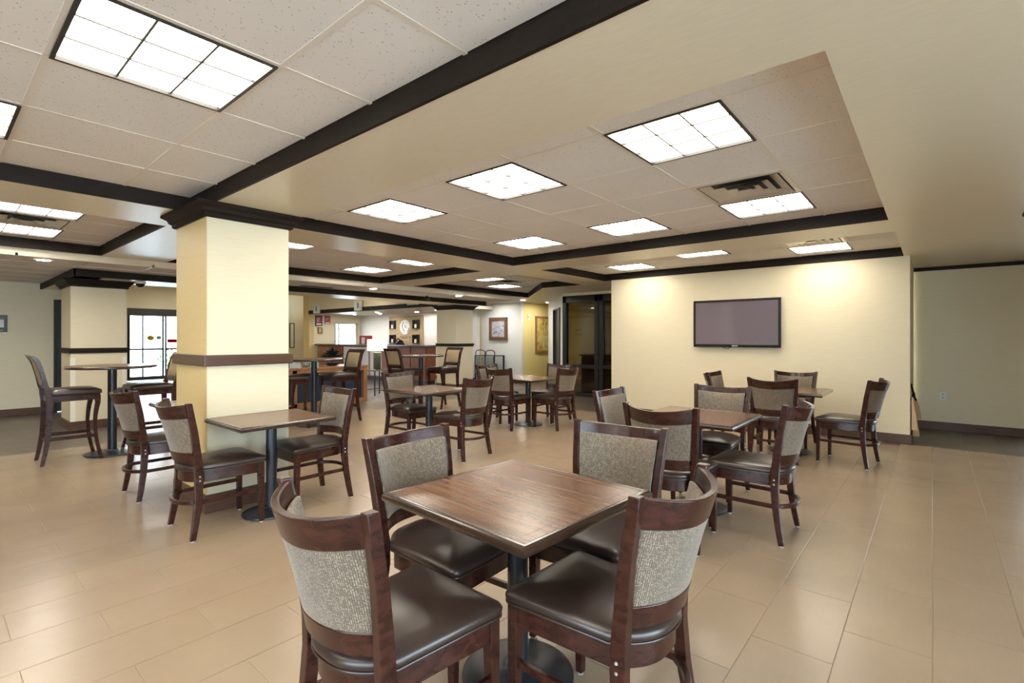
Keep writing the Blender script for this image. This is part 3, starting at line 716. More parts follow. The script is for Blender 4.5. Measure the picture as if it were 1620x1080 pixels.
def make_chair():
    e = empty('dining_chair')
    for s in (-1, 1):
        path, sec = [], []
        for z, hx, hy in ((.008, .017, .017), (.10, .018, .019), (.25, .019, .022), (.40, .019, .025), (.50, .019, .025), (.62, .018, .023), (.75, .018, .021), (.85, .017, .020), (.952, .017, .019)):
            path.append((s * (.240 - .035 * min(1, z / .45) + .038 * max(0, (z - .48) / .46)), stile_y(z), z)); sec.append((hx, hy))
        MB().bars(path, sec).build('rear_leg', 'chair_wood', e, smooth=40, bevel=.003)
        MB().bars([(s * .207, .212, .008), (s * .203, .207, .385), (s * .203, .207, .458)], [(.015, .015), (.021, .021), (.021, .021)]).build('front_leg', 'chair_wood', e, bevel=.003)
        for x, y in ((s * .240, stile_y(0)), (s * .207, .212)): MB().lathe([(.013, 0), (.013, .008)], 10, (x, y)).build('glide', 'glide', e)
        MB().bars([(s * .206, -.205, .232), (s * .206, -.205, .26)], [(.001, .001), (.001, .001)]) if False else None
        B(s * .204 - .010, s * .204 + .010, -.21, .20, .235, .263).build('side_stretcher', 'chair_wood', e, bevel=.003)
        for z in (.405, .435): MB().lathe([(.001, z - .006), (.006, z - .003), (.006, z + .003), (.001, z + .006)], 8, (s * .2255, -.212)).build('bolt', 'glide', e)
    # bent rear stretcher
    mb = MB(); rings = []
    for i in range(17):
        t = -1 + i / 8; x = t * .20; y = -.205 - .105 * (1 - abs(t) ** 2.6)
        dx = .21; dy = .105 * 2.6 * abs(t) ** 1.6 * (1 if t > 0 else -1); L = math.hypot(dx, dy); nx, ny = -dy / L, dx / L
        rings.append([(x - nx * .011, y - ny * .011, .235), (x + nx * .011, y + ny * .011, .235), (x + nx * .011, y + ny * .011, .263), (x - nx * .011, y - ny * .011, .263)])
    mb.loft(rings); mb.build('bent_stretcher', 'chair_wood', e, smooth=50, bevel=.003)
    # seat frame and pad
    MB().prism(seat_outline(-.004), .382, .462).build('seat_frame', 'chair_wood', e, smooth=40, bevel=.004)
    mb = MB(); rings = []
    for off, z in ((-.010, .460), (.006, .463), (.014, .474), (.016, .487), (.010, .499), (-.012, .510)): rings.append([(x, y, z) for x, y in seat_outline(off)])
    base_o = seat_outline(-.012); cx, cy = 0, 0
    for s, z in ((.82, .521), (.6, .529), (.35, .534), (.08, .535)): rings.append([(cx + (x - cx) * s, cy + (y - cy) * s, z) for x, y in base_o])
    mb.loft(rings); pad = mb.build('seat_pad', 'leather', e, smooth=60)
    MB().tube([(x, y, .466) for x, y in seat_outline(.012)], .0045, 6, True).build('piping', 'leather', pad, smooth=60)
    # back
    curved_panel(.846, .945, .188, .026, 3, 20, .113, 0, 0, .014, .022).build('top_rail', 'chair_wood', e, smooth=40, bevel=.004)
    curved_panel(.527, .600, .188, .026, 2, 20, .113).build('lower_rail', 'chair_wood', e, smooth=40, bevel=.004)
    curved_panel(.600, .846, .185, .014, 4, 20, .113, 0, -.004, 0, .014).build('rear_panel', 'fabric', e, smooth=60)
    bp = curved_panel(.592, .893, .181, .018, 12, 20, .111, .020, .020, 0, .022).build('back_pad', 'fabric', e, smooth=60, bevel=.006)
    return e
chair = make_chair(); used = False
DIR = {'+y': 0, '-x': 90, '-y': 180, '+x': -90}
CH_G = 'dark wood dining chairs'
def put_chair(x, y, d, dr, lab):
    global used
    if not used: o = chair; used = True
    else: o = copy_tree(chair)
    o.location = (x, y, 0); o.rotation_euler = (0, 0, R(DIR[d] + dr)); tag(o, lab, 'chair', CH_G); return o
put_chair(-1.345, 1.035, '+y', -1, 'dining chair in the left foreground with its back to the viewer')
put_chair(-1.66, 1.54, '+x', 3, 'dining chair on the far left side of the nearest table, fabric back facing the viewer')
put_chair(-.92, 1.56, '-x', -2, 'dining chair in the foreground right of the nearest table, curved top rail turned right')
put_chair(-1.235, 2.07, '-y', 4, 'dining chair on the far right side of the nearest table, fabric back facing the viewer')
put_chair(-4.115, 1.455, '+y', 0, 'dining chair left of the small table against the wide column')
put_chair(-4.15, 2.17, '-y', 0, 'dining chair right of the small table against the wide column')
put_chair(-5.39, 1.445, '+y', 0, 'dining chair half behind another, left of the wide column')
put_chair(-1.405, 3.465, '+y', 2, 'dining chair with its back to the viewer at the second table on the right')
put_chair(-1.03, 3.955, '-x', -1, 'dining chair turned right at the second table on the right, nearest the open floor')
put_chair(-1.53, 4.62, '-y', 0, 'dining chair on the far side of the second table on the right, facing the viewer')
put_chair(-1.90, 3.92, '+x', 0, 'dining chair on the left side of the second table, only its back showing')
put_chair(-1.385, 6.42, '+y', 3, 'dining chair with its back to the viewer at the table by the television wall')
put_chair(-.755, 6.735, '-x', -8, 'dining chair standing alone on the right side of the table by the television wall')
put_chair(-1.42, 7.35, '-y', 0, 'dining chair nearest the television wall, facing the viewer')
put_chair(-1.95, 6.83, '+x', 0, 'dining chair left of the table by the television wall, mostly hidden')
put_chair(-5.20, 4.12, '+x', 0, 'dining chair on the left side of the table in the middle of the room')
put_chair(-4.30, 4.14, '-x', 4, 'dining chair on the right side of the table in the middle of the room')
put_chair(-5.03, 5.92, '+y', 0, 'dining chair at the farthest table, front left, back to the viewer')
put_chair(-4.52, 6.36, '-x', -3, 'dining chair at the farthest table, front right, turned right')
put_chair(-5.54, 6.22, '+x', 0, 'dining chair at the farthest table, rear left, mostly hidden')
put_chair(-4.95, 6.86, '-y', 0, 'dining chair at the farthest table, rear right, facing the viewer')
# ================================================================== TABLES
def make_table():
    e = empty('dining_table'); h = .40
    q = h - .072; B(-q, q, -q, q, .744, .760).build('table_top', 'table_laminate', e)
    for k in range(4):
        a = R(90 * k); p0, p1 = h - .0285, q + .0016; rr = []
        for z in (.744, .760): rr.append([(px * math.cos(a) - py * math.sin(a), px * math.sin(a) + py * math.cos(a), z) for px, py in ((p0, -p0), (p0, p0), (p1, p1), (p1, -p1))])
        MB().loft(rr).build('border', 'table_laminate', e)
    B(-h + .03, h - .03, -h + .03, h - .03, .739, .7435).build('core', 'table_edge', e)
    prof = [(h - .028, .7385), (h - .028, .7605), (h - .024, .7615), (h - .012, .7615), (h - .010, .758), (h - .003, .752), (h, .744), (h, .734), (h - .004, .727), (h - .012, .724), (h - .028, .724)]
    for k in range(4):
        a = R(90 * k); mb = MB(); rr = []
        for sgn in (-1, 1):
            rr.append([((p) * math.cos(a) - sgn * p * math.sin(a), (p) * math.sin(a) + sgn * p * math.cos(a), z) for p, z in prof])
        mb.loft(rr); mb.build('edge_molding', 'table_edge', e, smooth=50)
    B(-.30, .30, -.30, .30, .712, .738).build('underside', 'table_edge', e)
    MB().lathe([(.043, .03), (.043, .70)], 28).build('pedestal', 'black_metal', e, smooth=40)
    MB().lathe([(.225, 0), (.232, .006), (.230, .014), (.20, .022), (.10, .030), (.06, .036), (.050, .05)], 40).build('base', 'black_metal', e, smooth=50)
    mb = MB(); mb.box(-.18, .18, -.02, .02, .695, .712).box(-.02, .02, -.18, .18, .695, .7115); mb.build('bracket', 'black_metal', e)
    return e
tab = None
for x, y, lab in [(-1.32, 1.60, 'square walnut dining table in the foreground'), (-4.075, 1.815, 'small square dining table standing against the wide column'), (-5.56, 1.81, 'square dining table mostly hidden behind the wide column'),
                  (-1.495, 4.15, 'square dining table second on the right, beyond the nearest one'), (-1.345, 6.93, 'square dining table close to the television wall'), (-4.84, 4.11, 'square dining table in the middle of the room with two chairs'), (-5.01, 6.335, 'farthest square dining table, in front of the dark glass partition')]:
    if tab is None: o = tab = make_table()
    else: o = copy_tree(tab)
    o.location = (x, y, 0); tag(o, lab, 'table', 'square pedestal dining tables')
    if y == 1.60: o.rotation_euler = (0, 0, R(-3.3))
    else: o.rotation_euler = (0, 0, 0)
    if abs(x + 4.075) < .01: o.scale = (.8625, .93, 1)
    elif x < -5.5: o.scale = (.90, .93, 1)
def make_bar_table():
    e = empty('bar_table'); r = .45; H = 1.065
    MB().lathe([(r - .03, H - .018), (r - .03, H), (.01, H)], 48).build('table_top', 'table_laminate', e)
    n = 48; MB().loft([[(q * math.cos(2 * math.pi * k / n), q * math.sin(2 * math.pi * k / n), z) for k in range(n)] for q, z in ((r - .03, H + .001), (r - .012, H + .001), (r - .003, H - .006), (r, H - .016), (r - .006, H - .028), (r - .03, H - .032))], False, False, True).build('edge_molding', 'table_edge', e, smooth=50)
    MB().lathe([(r - .04, H - .034), (r - .04, H - .018)], 40).build('underside', 'table_edge', e)
    MB().lathe([(.045, .03), (.045, H - .05), (.085, H - .045), (.09, H - .034)], 28).build('pedestal', 'black_metal', e, smooth=40)
    MB().lathe([(.265, 0), (.272, .006), (.270, .014), (.23, .022), (.10, .030), (.06, .036), (.052, .05)], 40).build('base', 'black_metal', e, smooth=50)
    return e
tab = None
for x, y, lab in [(-7.64, 1.49, 'round high bar table at the left by the entrance column'), (-7.64, 4.08, 'round high bar table just right of the wide column'), (-7.64, 6.28, 'round high bar table in front of the reception desk')]:
    if tab is None: o = tab = make_bar_table()
    else: o = copy_tree(tab)
    o.location = (x, y, 0); tag(o, lab, 'table', 'round high bar tables')
# ================================================================== BAR STOOL
def lerp_path(P, z):
    for (z0, a), (z1, b) in zip(P, P[1:]):
        if z <= z1: return a + (b - a) * (z - z0) / (z1 - z0)
    return P[-1][1]
REAR = [(0, -.255), (.12, -.232), (.30, -.205), (.50, -.192), (.70, -.190), (.80, -.200), (.86, -.222), (.95, -.240), (1.05, -.262), (1.13, -.284), (1.17, -.302), (1.203, -.335)]
FRONT = [(0, .255), (.10, .232), (.25, .205), (.42, .196), (.55, .205), (.65, .222), (.72, .222), (.755, .215)]
def make_stool():
    e = empty('bar_stool')
    for s in (-1, 1):
        zs = [0, .06, .12, .2, .3, .4, .5, .6, .7, .76, .80, .83, .86, .9, .95, 1.0, 1.05, 1.1, 1.14, 1.18, 1.205]
        hy = [.016, .018, .019, .021, .023, .024, .025, .027, .030, .033, .030, .026, .024, .022, .021, .021, .021, .021, .022, .022, .016]
        MB().bars([(s * (.205 + .012 * max(0, 1 - z / .5)), lerp_path(REAR, z), z) for z in zs], [(.019, h) for h in hy]).build('rear_leg', 'chair_wood', e, smooth=50, bevel=.003)
        zs = [0, .06, .12, .2, .3, .42, .5, .58, .65, .72, .752]
        MB().bars([(s * (.20 + .014 * max(0, 1 - z / .4)), lerp_path(FRONT, z), z) for z in zs], [(.017 + .008 * max(0, (z - .5) / .25), .017 + .010 * max(0, (z - .45) / .3)) for z in zs]).build('front_leg', 'chair_wood', e, smooth=50, bevel=.003)
        B(s * .205 - .011, s * .205 + .011, -.20, .20, .26, .30).build('side_stretcher', 'chair_wood', e, bevel=.003)
    B(-.20, .20, .205, .227, .235, .275).build('front_stretcher', 'chair_wood', e, bevel=.003); B(-.20, .20, -.215, -.195, .235, .27).build('rear_stretcher', 'chair_wood', e, bevel=.003)
    mb = MB(); mb.box(-.19, .19, .19, .225, .69, .755).box(-.19, .19, -.205, -.175, .69, .755).box(-.222, -.195, -.18, .20, .69, .755).box(.195, .222, -.18, .20, .69, .755); mb.build('seat_frame', 'chair_wood', e, bevel=.003)
    def sq(a, yf, yr, r, z):
        P = []
        for cx, cy, a0 in ((a - r, yf - r, 0), (-a + r, yf - r, 90), (-a + r, yr + r, 180), (a - r, yr + r, 270)):
            for k in range(5): t = R(a0 + 22.5 * k); P.append((cx + r * math.cos(t), cy + r * math.sin(t), z))
        return P
    mb = MB(); mb.loft([sq(.222, .245, -.19, .04, .752), sq(.236, .262, -.195, .045, .762), sq(.240, .266, -.195, .045, .785), sq(.232, .258, -.19, .045, .805), sq(.20, .22, -.16, .045, .822), sq(.13, .14, -.10, .045, .830), sq(.06, .06, -.05, .04, .832)]); mb.build('seat_pad', 'leather', e, smooth=60)
    # back frame rails and pad
    def bar(z0, z1, hw, th, nm, mat, yo=0, pil=0):
        mb = MB(); rings = []
        nz = 8
        for i in range(9):
            t = -1 + i / 4; ring = []
            for j in range(nz + 1): z = z0 + (z1 - z0) * j / nz; ring.append((t * hw, lerp_path(REAR, z) + yo + th / 2 + pil * (1 - t ** 4) * (1 - (2 * j / nz - 1) ** 4), z))
            for j in range(nz, -1, -1): z = z0 + (z1 - z0) * j / nz; ring.append((t * hw, lerp_path(REAR, z) + yo - th / 2 - pil * .6 * (1 - t ** 4) * (1 - (2 * j / nz - 1) ** 4), z))
            rings.append(ring)
        mb.loft(rings); return mb.build(nm, mat, e, smooth=50)
    bar(1.155, 1.205, .19, .036, 'top_rail', 'chair_wood'); bar(.838, .862, .19, .024, 'lower_rail', 'chair_wood')
    bar(.905, 1.155, .187, .022, 'back_pad', 'stool_fabric', 0, .018); bar(.862, .905, .187, .024, 'leather_band', 'leather', 0, .010)
    return e
st = None
for x, y, d, lab in [(-7.62, 1.09, '+y', 'bar stool at the far left, seen from the side left of its table'), (-7.68, 1.90, '-y', 'bar stool in front of the entrance doors, right of the left bar table'), (-7.62, 4.53, '-y', 'bar stool right of the bar table next to the wide column'), (-7.62, 3.62, '+y', 'bar stool half hidden by the wide column'),
                     (-7.64, 5.90, '+y', 'bar stool left of the bar table before the reception desk'), (-7.58, 6.82, '-y', 'bar stool right of the bar table before the reception desk')]:
    if st is None: o = st = make_stool()
    else: o = copy_tree(st)
    o.location = (x, y, 0); o.rotation_euler = (0, 0, R(DIR[d])); tag(o, lab, 'stool', 'high upholstered bar stools')
# ================================================================== LOBBY FURNITURE
dk = empty('workstation_desk', (-9.95, 5.3, 0)); tag(dk, 'wood framed workstation desk with dark navy panels behind the bar tables', 'desk')
B(-.35, .36, -1.15, 1.10, .755, .80).build('worktop', 'oak_wood', dk, bevel=.004)
for y in (-1.12, -.62, .98): B(.26, .35, y, y + .10, 0, .755).build('upright', 'oak_wood', dk, bevel=.003)
B(.26, .35, -1.02, .98, .0, .09).build('bottom_rail', 'oak_wood', dk); B(.26, .35, -1.02, .98, .69, .7545).build('top_rail', 'oak_wood', dk)
B(.22, .255, -1.10, 1.08, .09, .75).build('front_panel', 'navy', dk); B(-.34, .22, 1.045, 1.085, .02, .754).build('side_panel', 'navy', dk); B(-.34, .22, -1.10, -1.06, .02, .754).build('side_panel', 'navy', dk)
def plant():
    e = empty('potted_plant', (-10.0, 5.76, .80)); tag(e, 'dark leafy plant in a low bowl on the workstation desk', 'plant')
    MB().lathe([(.07, 0), (.13, .02), (.15, .06), (.145, .065), (.02, .05)], 24).build('bowl', 'black_metal', e, smooth=40)
    mb = MB(); rnd = random.Random(3)
    for k in range(70):
        a = rnd.uniform(0, 6.283); el = rnd.uniform(.1, 1.4); L = rnd.uniform(.18, .34); c = Vector((math.cos(a) * math.cos(el), math.sin(a) * math.cos(el), math.sin(el)))
        p0 = Vector((0, 0, .14)) + c * L * .25; p1 = Vector((0, 0, .14)) + c * L + Vector((0, 0, -.04)); sd = Vector((-math.sin(a), math.cos(a), 0)) * .034
        m = (p0 + p1) / 2 + Vector((0, 0, .02)); mb.quad(p0, m + sd, p1, m - sd)
    tag(mb.build('foliage', 'leaf', e), kind='stuff'); MB().tube([(0, 0, .04), (0, 0, .18)], .02, 8).build('stem', 'frame_wood', e)
plant()
def tray(y, w, lab):
    e = empty('acrylic_box', (-9.80, y, .80)); tag(e, lab, 'box')
    mb = MB(); mb.box(-.12, .12, -w, w, 0, .01).box(-.12, .12, -w, -w + .012, .01, .10).box(-.12, .12, w - .012, w, .01, .10).box(.108, .12, -w, w, .01, .10).box(-.12, -.108, -w, w, .01, .10); mb.build('case', 'clear_box', e)
    B(-.10, .10, -w + .02, w - .02, .011, .07).build('paper_stack', 'paper', e)
tray(4.78, .13, 'clear box of papers on the desk, left of the bar table post'); tray(5.18, .10, 'clear box of papers on the desk, right of the bar table post')
ph = empty('desk_phone', (-9.95, 6.28, .80), R(20)); tag(ph, 'red desk phone with black handset behind the bar stool', 'phone')
mb = MB(); mb.loft([[(-.09, -.09, 0), (.09, -.09, 0), (.09, .09, 0), (-.09, .09, 0)], [(-.08, -.08, .05), (.02, -.08, .14), (.02, .08, .14), (-.08, .08, .05)]]); mb.build('body', 'red', ph, bevel=.004)
MB().tube([(0, .10, .04), (.02, .13, .12), (0, .16, .20)], .022, 10).build('handset', 'tv_black', ph, smooth=50)
# a wooden lobby armchair beyond the desk
ac = empty('lobby_chair', (-11.6, 5.05, 0), R(-60)); tag(ac, 'reddish wooden lobby chair with blue seat, mostly hidden behind the wide column', 'chair')
for x in (-.25, .25):
    for y in (-.22, .24): B(x - .022, x + .022, y - .022, y + .022, 0, 1.0 if y < 0 else .62).build('leg', 'cherry_wood', ac, bevel=.003)
    B(x - .025, x + .025, -.22, .26, .62, .65).build('armrest', 'cherry_wood', ac, bevel=.004)
B(-.24, .24, -.22, .24, .36, .48).build('seat', 'navy', ac, bevel=.03); B(-.228, .228, -.24, -.205, .93, 1.0).build('top_rail', 'cherry_wood', ac, bevel=.004); B(-.228, .228, -.235, -.21, .55, .62).build('lower_rail', 'cherry_wood', ac, bevel=.004)
# side table and lamp
sd = empty('side_table', (-10.45, 7.22, 0)); tag(sd, 'small side table with thin dark legs under the lit lamp', 'table')
B(-.24, .24, -.24, .24, .60, .625).build('table_top', 'granite', sd, bevel=.003)
for x in (-.22, .22):
    for y in (-.22, .22): B(x - .012, x + .012, y - .012, y + .012, 0, .60).build('leg', 'black_frame', sd)
for x in (-.22, .22): B(x - .008, x + .008, -.21, .21, .12, .136).build('stretcher', 'black_frame', sd)
lp = empty('table_lamp', (-10.45, 7.22, .625)); tag(lp, 'lit table lamp with cream drum shade and dark ceramic base', 'lamp')
mb = MB(); mb.box(-.10, .10, -.10, .10, 0, .012); mb.build('foot', 'chrome', lp)
B(-.08, .08, -.055, .055, .012, .42).build('base', 'ceramic', lp, bevel=.01); MB().lathe([(.008, .42), (.008, .50)], 10).build('neck', 'chrome', lp)
n = 32; MB().loft([[(q * math.cos(2 * math.pi * k / n), q * math.sin(2 * math.pi * k / n), z) for k in range(n)] for q, z in ((.235, .46), (.235, .74), (.230, .74), (.230, .46))], False, False, True).build('shade', 'shade', lp, smooth=40)
bl = bpy.data.lights.new('lamp_bulb', 'POINT'); bl.energy = 18; bl.color = (1, .82, .55); bl.shadow_soft_size = .06; bo = bpy.data.objects.new('lamp_bulb', bl); COL.objects.link(bo); bo.parent = lp; bo.location = (0, 0, .60)
# ================================================================== RECEPTION
rd = empty('reception_desk', (-17.98, 9.75, 0)); tag(rd, 'long reception desk with cherry panels and grey stone counter', 'desk')
LX = 6.35
B(0, LX + .10, -.12, .45, 1.14, 1.18).build('counter', 'granite', rd, bevel=.006)
B(0.02, LX, .03, .40, .10, 1.14).build('body', 'cherry_wood', rd); B(.02, LX - .05, .08, .40, 0, .10).build('toe_kick', 'black_frame', rd)
for x0, x1, m in ((.02, .95, 'oak_wood'), (1.0, 1.75, 'cherry_wood'), (1.82, 3.35, 'desk_pale'), (3.45, 4.10, 'desk_pale'), (4.16, 4.85, 'cherry_wood'), (4.90, 5.60, 'cherry_wood'), (5.65, 6.33, 'cherry_wood')):
    B(x0, x1, 0, .03, .14, 1.10).build('front_panel', m, rd, bevel=.004)
lw = empty('logo_panel', (-14.95, 11.578, 1.70)); tag(lw, 'tan wall panel with round white emblem, raised letters and four candle niches', 'sign')
B(-1.0, 1.0, -.02, .02, -.62, .52).build('panel', 'logo_panel', lw)
n = 40; mb = MB(); mb.loft([[(.29 * math.cos(2 * math.pi * k / n), y, .10 + .27 * math.sin(2 * math.pi * k / n)) for k in range(n)] for y in (-.02, -.05)]); em = mb.build('emblem', 'logo_white', lw)
def arc(cx, cz, rx, rz, a0, a1, w, m=14): return [(cx + rx * math.cos(R(a0 + (a1 - a0) * k / m)), -.055, cz + rz * math.sin(R(a0 + (a1 - a0) * k / m))) for k in range(m + 1)], [w * (.25 + .75 * math.sin(math.pi * k / m)) for k in range(m + 1)]
for args in ((.03, .12, .17, .19, 110, 215, .016), (.09, .15, .07, .07, 120, 330, .013), (.0, .03, .06, .07, 130, 330, .013), (.03, .06, .20, .19, -60, 10, .018), (.10, .24, .05, .04, 20, 120, .010), (-.04, .02, .09, .13, 230, 300, .013)):
    p, w = arc(*args); MB().tube(p, w, 6).build('swirl', 'logo_ink', em)
text('COMFORT', .135, 'letter_tan', lw, (0, -.03, -.27), (R(90), 0, 0), ext=.012); text('SUITES', .175, 'letter_tan', lw, (0, -.03, -.44), (R(90), 0, 0), ext=.012)
for x in (-.72, .66):
    for z in (.20, -.34):
        f = MB(); a = .16; f.box(x - a, x + a, -.10, -.02, z - a, z - a + .02).box(x - a, x + a, -.10, -.02, z + a - .02, z + a).box(x - a, x - a + .02, -.10, -.02, z - a + .02, z + a - .02).box(x + a - .02, x + a, -.10, -.02, z - a + .02, z + a - .02).box(x - a + .02, x + a - .02, -.028, -.02, z - a + .02, z + a - .02)
        nb = f.build('niche', 'black_frame', lw); MB().lathe([(.04, z - a + .02), (.04, z + .0)], 14, (x - .02, -.062)).build('candle', 'baffle', nb)
rb = empty('red_box', (-15.1, 9.98, 1.18)); tag(rb, 'red brochure box on the reception counter behind the lamp', 'box')
B(-.26, .20, -.10, .12, 0, .30).build('body', 'red', rb, bevel=.006); B(-.12, .08, -.104, -.10, .02, .24).build('panel', 'desk_pale', rb)
pt = empty('counter_phone', (-13.15, 9.95, 1.18)); tag(pt, 'dark phone on the reception counter below the tan panel', 'phone')
mb = MB(); mb.loft([[(-.14, -.08, 0), (.14, -.08, 0), (.14, .10, 0), (-.14, .10, 0)], [(-.12, -.02, .10), (.02, -.02, .16), (.02, .08, .16), (-.12, .08, .10)]]); mb.build('body', 'tv_black', pt, bevel=.01); MB().tube([(-.16, -.02, .11), (-.05, -.04, .20), (.08, -.02, .13)], .022, 8).build('handset', 'tv_black', pt, smooth=50)
def framed(name, loc, rz, w, h, fw, fm, am, lab, cat, d=.035):
    e = empty(name, loc, rz); tag(e, lab, cat)
    mb = MB(); mb.box(-w, w, -d, 0, -h, -h + fw).box(-w, w, -d, 0, h - fw, h).box(-w, -w + fw, -d, 0, -h + fw, h - fw).box(w - fw, w, -d, 0, -h + fw, h - fw); mb.build('frame', fm, e, bevel=.004)
    B(-w + fw, w - fw, -d * .5, 0, -h + fw, h - fw).build('picture', am, e); return e
RX = R(90)   # local -y -> world +x : pictures on walls that face +x
c1 = framed('framed_certificate', (-18.0, 9.80, 2.06), RX, .14, .20, .035, 'black_frame', 'red', 'larger red certificate in a black frame on the reception wall', 'certificate')
B(-.105, .105, -.020, -.0175, -.165, -.10).build('white_strip', 'paper', c1)
for z, w in ((.10, .07), (.05, .06), (.02, .06), (-.03, .05)): B(-.09, -.09 + 2 * w, -.019, -.0175, z - .010, z + .010).build('text_line', 'ink_light', c1)
c2 = framed('framed_certificate', (-18.0, 10.16, 2.10), RX, .11, .16, .012, 'red', 'red', 'smaller red notice with white lower strip on the reception wall', 'certificate')
B(-.098, .098, -.020, -.0175, -.148, -.09).build('white_strip', 'paper', c2)
for z, w in ((.05, .07), (.02, .04)): B(-.08, -.08 + 2 * w, -.019, -.0175, z - .008, z + .008).build('text_line', 'ink_light', c2)
framed('framed_certificate', (-18.0, 9.85, 1.69), RX, .085, .12, .02, 'black_frame', 'gold_paper', 'small gold plaque below the framed certificate', 'certificate')
framed('picture_frame', (-19.7, 9.58, 1.5), RX, .10, .5, .03, 'black_frame', 'wall_cream', 'tall dark frame beside the wide column', 'picture')
for x, z, lab in ((-17.3, 2.46, 'white box fixture on the trim above the certificates'), (-14.6, 2.47, 'white box fixture on the trim above the reception window')):
    e = empty('wall_fixture', (x, 9.395, z)); tag(e, lab, 'fixture'); B(-.17, .17, -.10, 0, -.16, .16).build('housing', 'white_plastic', e, bevel=.01); B(.02, .11, -.104, -.10, -.09, .10).build('lens', 'ink', e)
e = empty('emergency_light', (-11.75, 9.395, 2.44)); tag(e, 'flat white emergency light on the trim near the far column', 'fixture'); B(-.24, .24, -.08, 0, -.06, .06).build('housing', 'white_plastic', e, bevel=.01); B(-.20, .20, -.084, -.08, -.03, .03).build('lens', 'paper', e)
# pictures
p = framed('picture_frame', (-10.52, 11.8, 1.69), 0, .375, .36, .09, 'frame_wood', 'landscape_art', 'small landscape painting in a thick brown frame on white wall', 'picture', .06)
mb = MB(); w, h = .285, .27; mb.box(-w, w, -.05, -.03, -h, -h + .02).box(-w, w, -.05, -.03, h - .02, h).box(-w, -w + .02, -.05, -.03, -h, h).box(w - .02, w, -.05, -.03, -h, h); mb.build('liner', 'oak_wood', p)
framed('picture_frame', (-9.6, 12.95, 1.51), RX, .46, .58, .07, 'oak_wood', 'figure_art', 'tall yellow figure painting in a wooden frame in the corridor', 'picture', .04)
e = empty('thermostat', (-9.6, 12.15, 2.06), RX); tag(e, 'small pale wall box high in the yellow corridor', 'fixture'); B(-.06, .06, -.03, 0, -.08, .08).build('housing', 'baffle', e, bevel=.005); B(-.04, .04, -.032, -.03, -.05, .02).build('grille', 'ink_light', e)
# left notice
e = empty('wall_notice', (-12.58, 1.02 - .21, 1.655), RX); tag(e, 'dark brown framed notice with white card on the left wall', 'sign')
B(-.36, .16, -.02, 0, -.15, .15).build('board', 'black_frame', e, bevel=.003); B(-.30, .115, -.024, -.02, -.07, .07).build('card', 'paper', e); B(-.10, .0, -.026, -.024, .01, .058).build('logo', 'ink', e); B(-.13, .03, -.026, -.024, -.025, -.012).build('text_line', 'ink', e)
for z, a, b in ((.115, -.11, .02), (.09, -.11, .01), (-.12, -.02, .11)): B(a, b, -.0215, -.02, z - .006, z + .006).build('text_line', 'ink_light', e)
# ================================================================== CART
ct = empty('glass_cart', (-10.58, 11.45, 0)); tag(ct, 'black framed serving cart with hooped handles below the landscape painting', 'cart')
for x in (-.42, .38):
    for y in (-.22, .22): B(x - .02, x + .02, y - .02, y + .02, .06, .86).build('post', 'black_metal', ct)
for z in (.25, .84): B(-.44, .40, -.24, .24, z, z + .02).build('shelf', 'black_metal', ct)
for x0, x1 in ((-.42, -.02), (.02, .38)):
    MB().tube([(x0 + (x1 - x0) * (1 - math.cos(math.pi * k / 12)) / 2, -.20, .86 + (.10 if k in (0, 12) else .10 + .06 * math.sin(math.pi * k / 12))) for k in range(13)], .014, 8).build('hoop_handle', 'black_metal', ct)
    for x in (x0, x1): MB().tube([(x, -.20, .84), (x, -.20, .96)], .014, 8).build('handle_post', 'black_metal', ct)
for x0, x1 in ((-.40, -.20), (-.17, .0), (.06, .36)): B(x0, x1, -.236, -.230, .29, .82).build('glass_panel', 'glass_top', ct)
for x in (-.42, .38): MB().lathe([(.03, 0), (.03, .06)], 10, (x, -.22)).build('caster', 'black_metal', ct); MB().lathe([(.03, 0), (.03, .06)], 10, (x, .22)).build('caster', 'black_metal', ct)
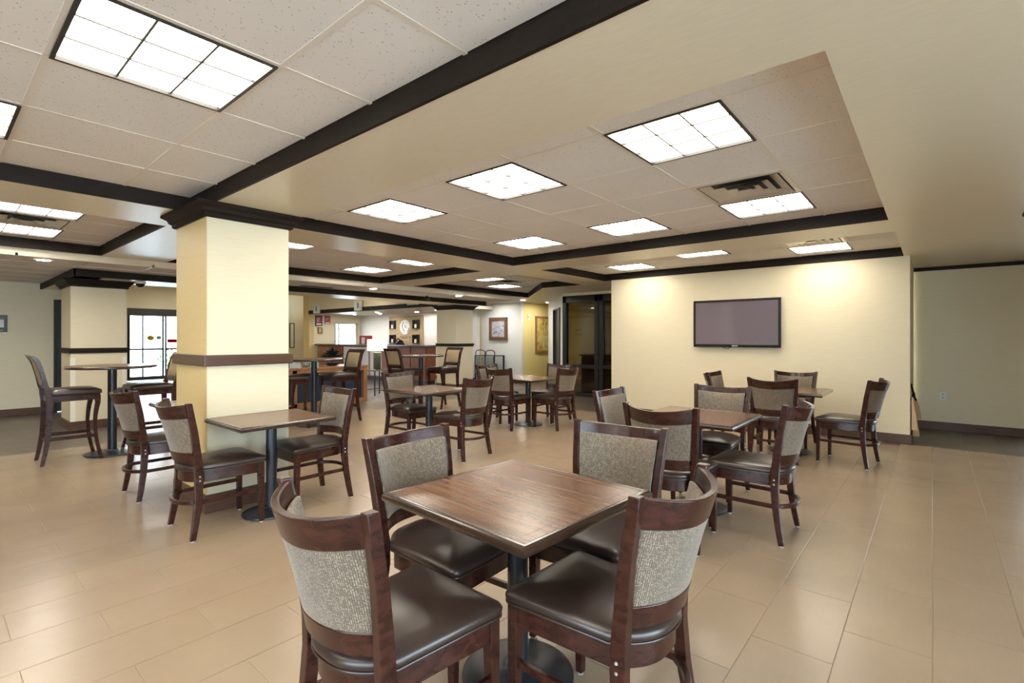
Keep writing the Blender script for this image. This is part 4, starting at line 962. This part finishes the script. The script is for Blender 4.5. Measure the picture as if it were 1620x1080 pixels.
# ================================================================== paper bags hanging at the wall corner
rk = empty('bag_hook_rail', (-.225, 8.62, .58)); tag(rk, 'dark strap hook rail on the side of the television wall', 'hook rail')
MB().tube([(.004, -.05, .20), (.02, -.02, .12), (.035, .05, .02), (.05, .10, -.02)], .014, 8).build('strap', 'tv_black', rk); B(.0, .008, -.10, 1.0, -.02, .02).build('rail', 'tv_black', rk)
for i, (y, z0, z1, o, lab) in enumerate(((8.45, .20, .62, .012, 'tan paper bag hanging at the wall corner, frontmost'), (8.72, .08, .42, .035, 'tan paper bag hanging at the wall corner, lowest'), (8.99, .28, .58, .055, 'tan paper bag hanging at the wall corner, farthest back'))):
    e = empty('paper_bag', (-.222 + .01 + o * .3, y, z0)); tag(e, lab, 'bag', 'paper bags at the wall corner')
    H = z1 - z0; mb = MB(); mb.loft([[(0, -.10, H), (.012, -.10, H), (.012, .10, H), (0, .10, H)], [(0, -.11, H * .5), (.04 + o * .3, -.11, H * .5), (.035 + o * .3, .11, H * .5), (0, .11, H * .5)], [(0, -.12, 0), (.06 + o * .3, -.12, 0), (.055 + o * .3, .12, .02), (0, .12, .02)]]); mb.build('body', 'kraft', e)
    MB().tube([(.006, -.05, H), (.006, -.03, H + .05), (.006, .03, H + .05), (.006, .05, H)], .005, 6).build('handle', 'tv_black', e)
# ================================================================== inside the dark room and behind the viewer
cbn = empty('wood_cabinet', (-5.85, 11.0, 0)); tag(cbn, 'wooden cabinet seen through the dark glass partition', 'cabinet')
B(-.9, .9, -.3, .3, .06, .95).build('body', 'oak_wood', cbn); B(-.95, .95, -.34, .34, .95, .99).build('top', 'oak_wood', cbn, bevel=.004); B(-.88, .88, -.28, .28, 0, .06).build('plinth', 'black_frame', cbn)
for x in (-.88, -.28, .32): B(x, x + .56, -.318, -.3, .10, .90).build('door', 'oak_wood', cbn, bevel=.003)
bc = empty('breakfast_counter', (-4.6, -4.65, 0)); tag(bc, 'long breakfast counter behind the viewer, reflected in the television', 'counter')
B(-2.8, 2.8, -.3, .3, .08, .90).build('body', 'cherry_wood', bc); B(-2.84, 2.84, -.33, .34, .90, .94).build('worktop', 'counter_stone', bc); B(-2.75, 2.75, -.3, .25, 0, .08).build('plinth', 'black_frame', bc)
# shrub outside the entrance
sh = empty('shrub', (-22.5, 6.35, -.05)); tag(sh, 'green shrub outside the glass entrance doors', 'shrub')
mb = MB(); rnd = random.Random(5)
for k in range(500):
    a = rnd.uniform(0, 6.283); el = math.asin(rnd.uniform(-.6, 1)); r = rnd.uniform(.5, .62); c = Vector((r * math.cos(a) * math.cos(el), r * math.sin(a) * math.cos(el), .58 + r * math.sin(el)))
    u = Vector((rnd.uniform(-1, 1), rnd.uniform(-1, 1), rnd.uniform(-1, 1))).normalized() * .06; w = u.cross(c).normalized() * .04; mb.quad(c - u, c + w, c + u, c - w)
tag(mb.build('foliage', 'green_leaf', sh), kind='stuff'); MB().tube([(0, 0, 0), (.02, 0, .5)], .03, 8).build('stem', 'frame_wood', sh)
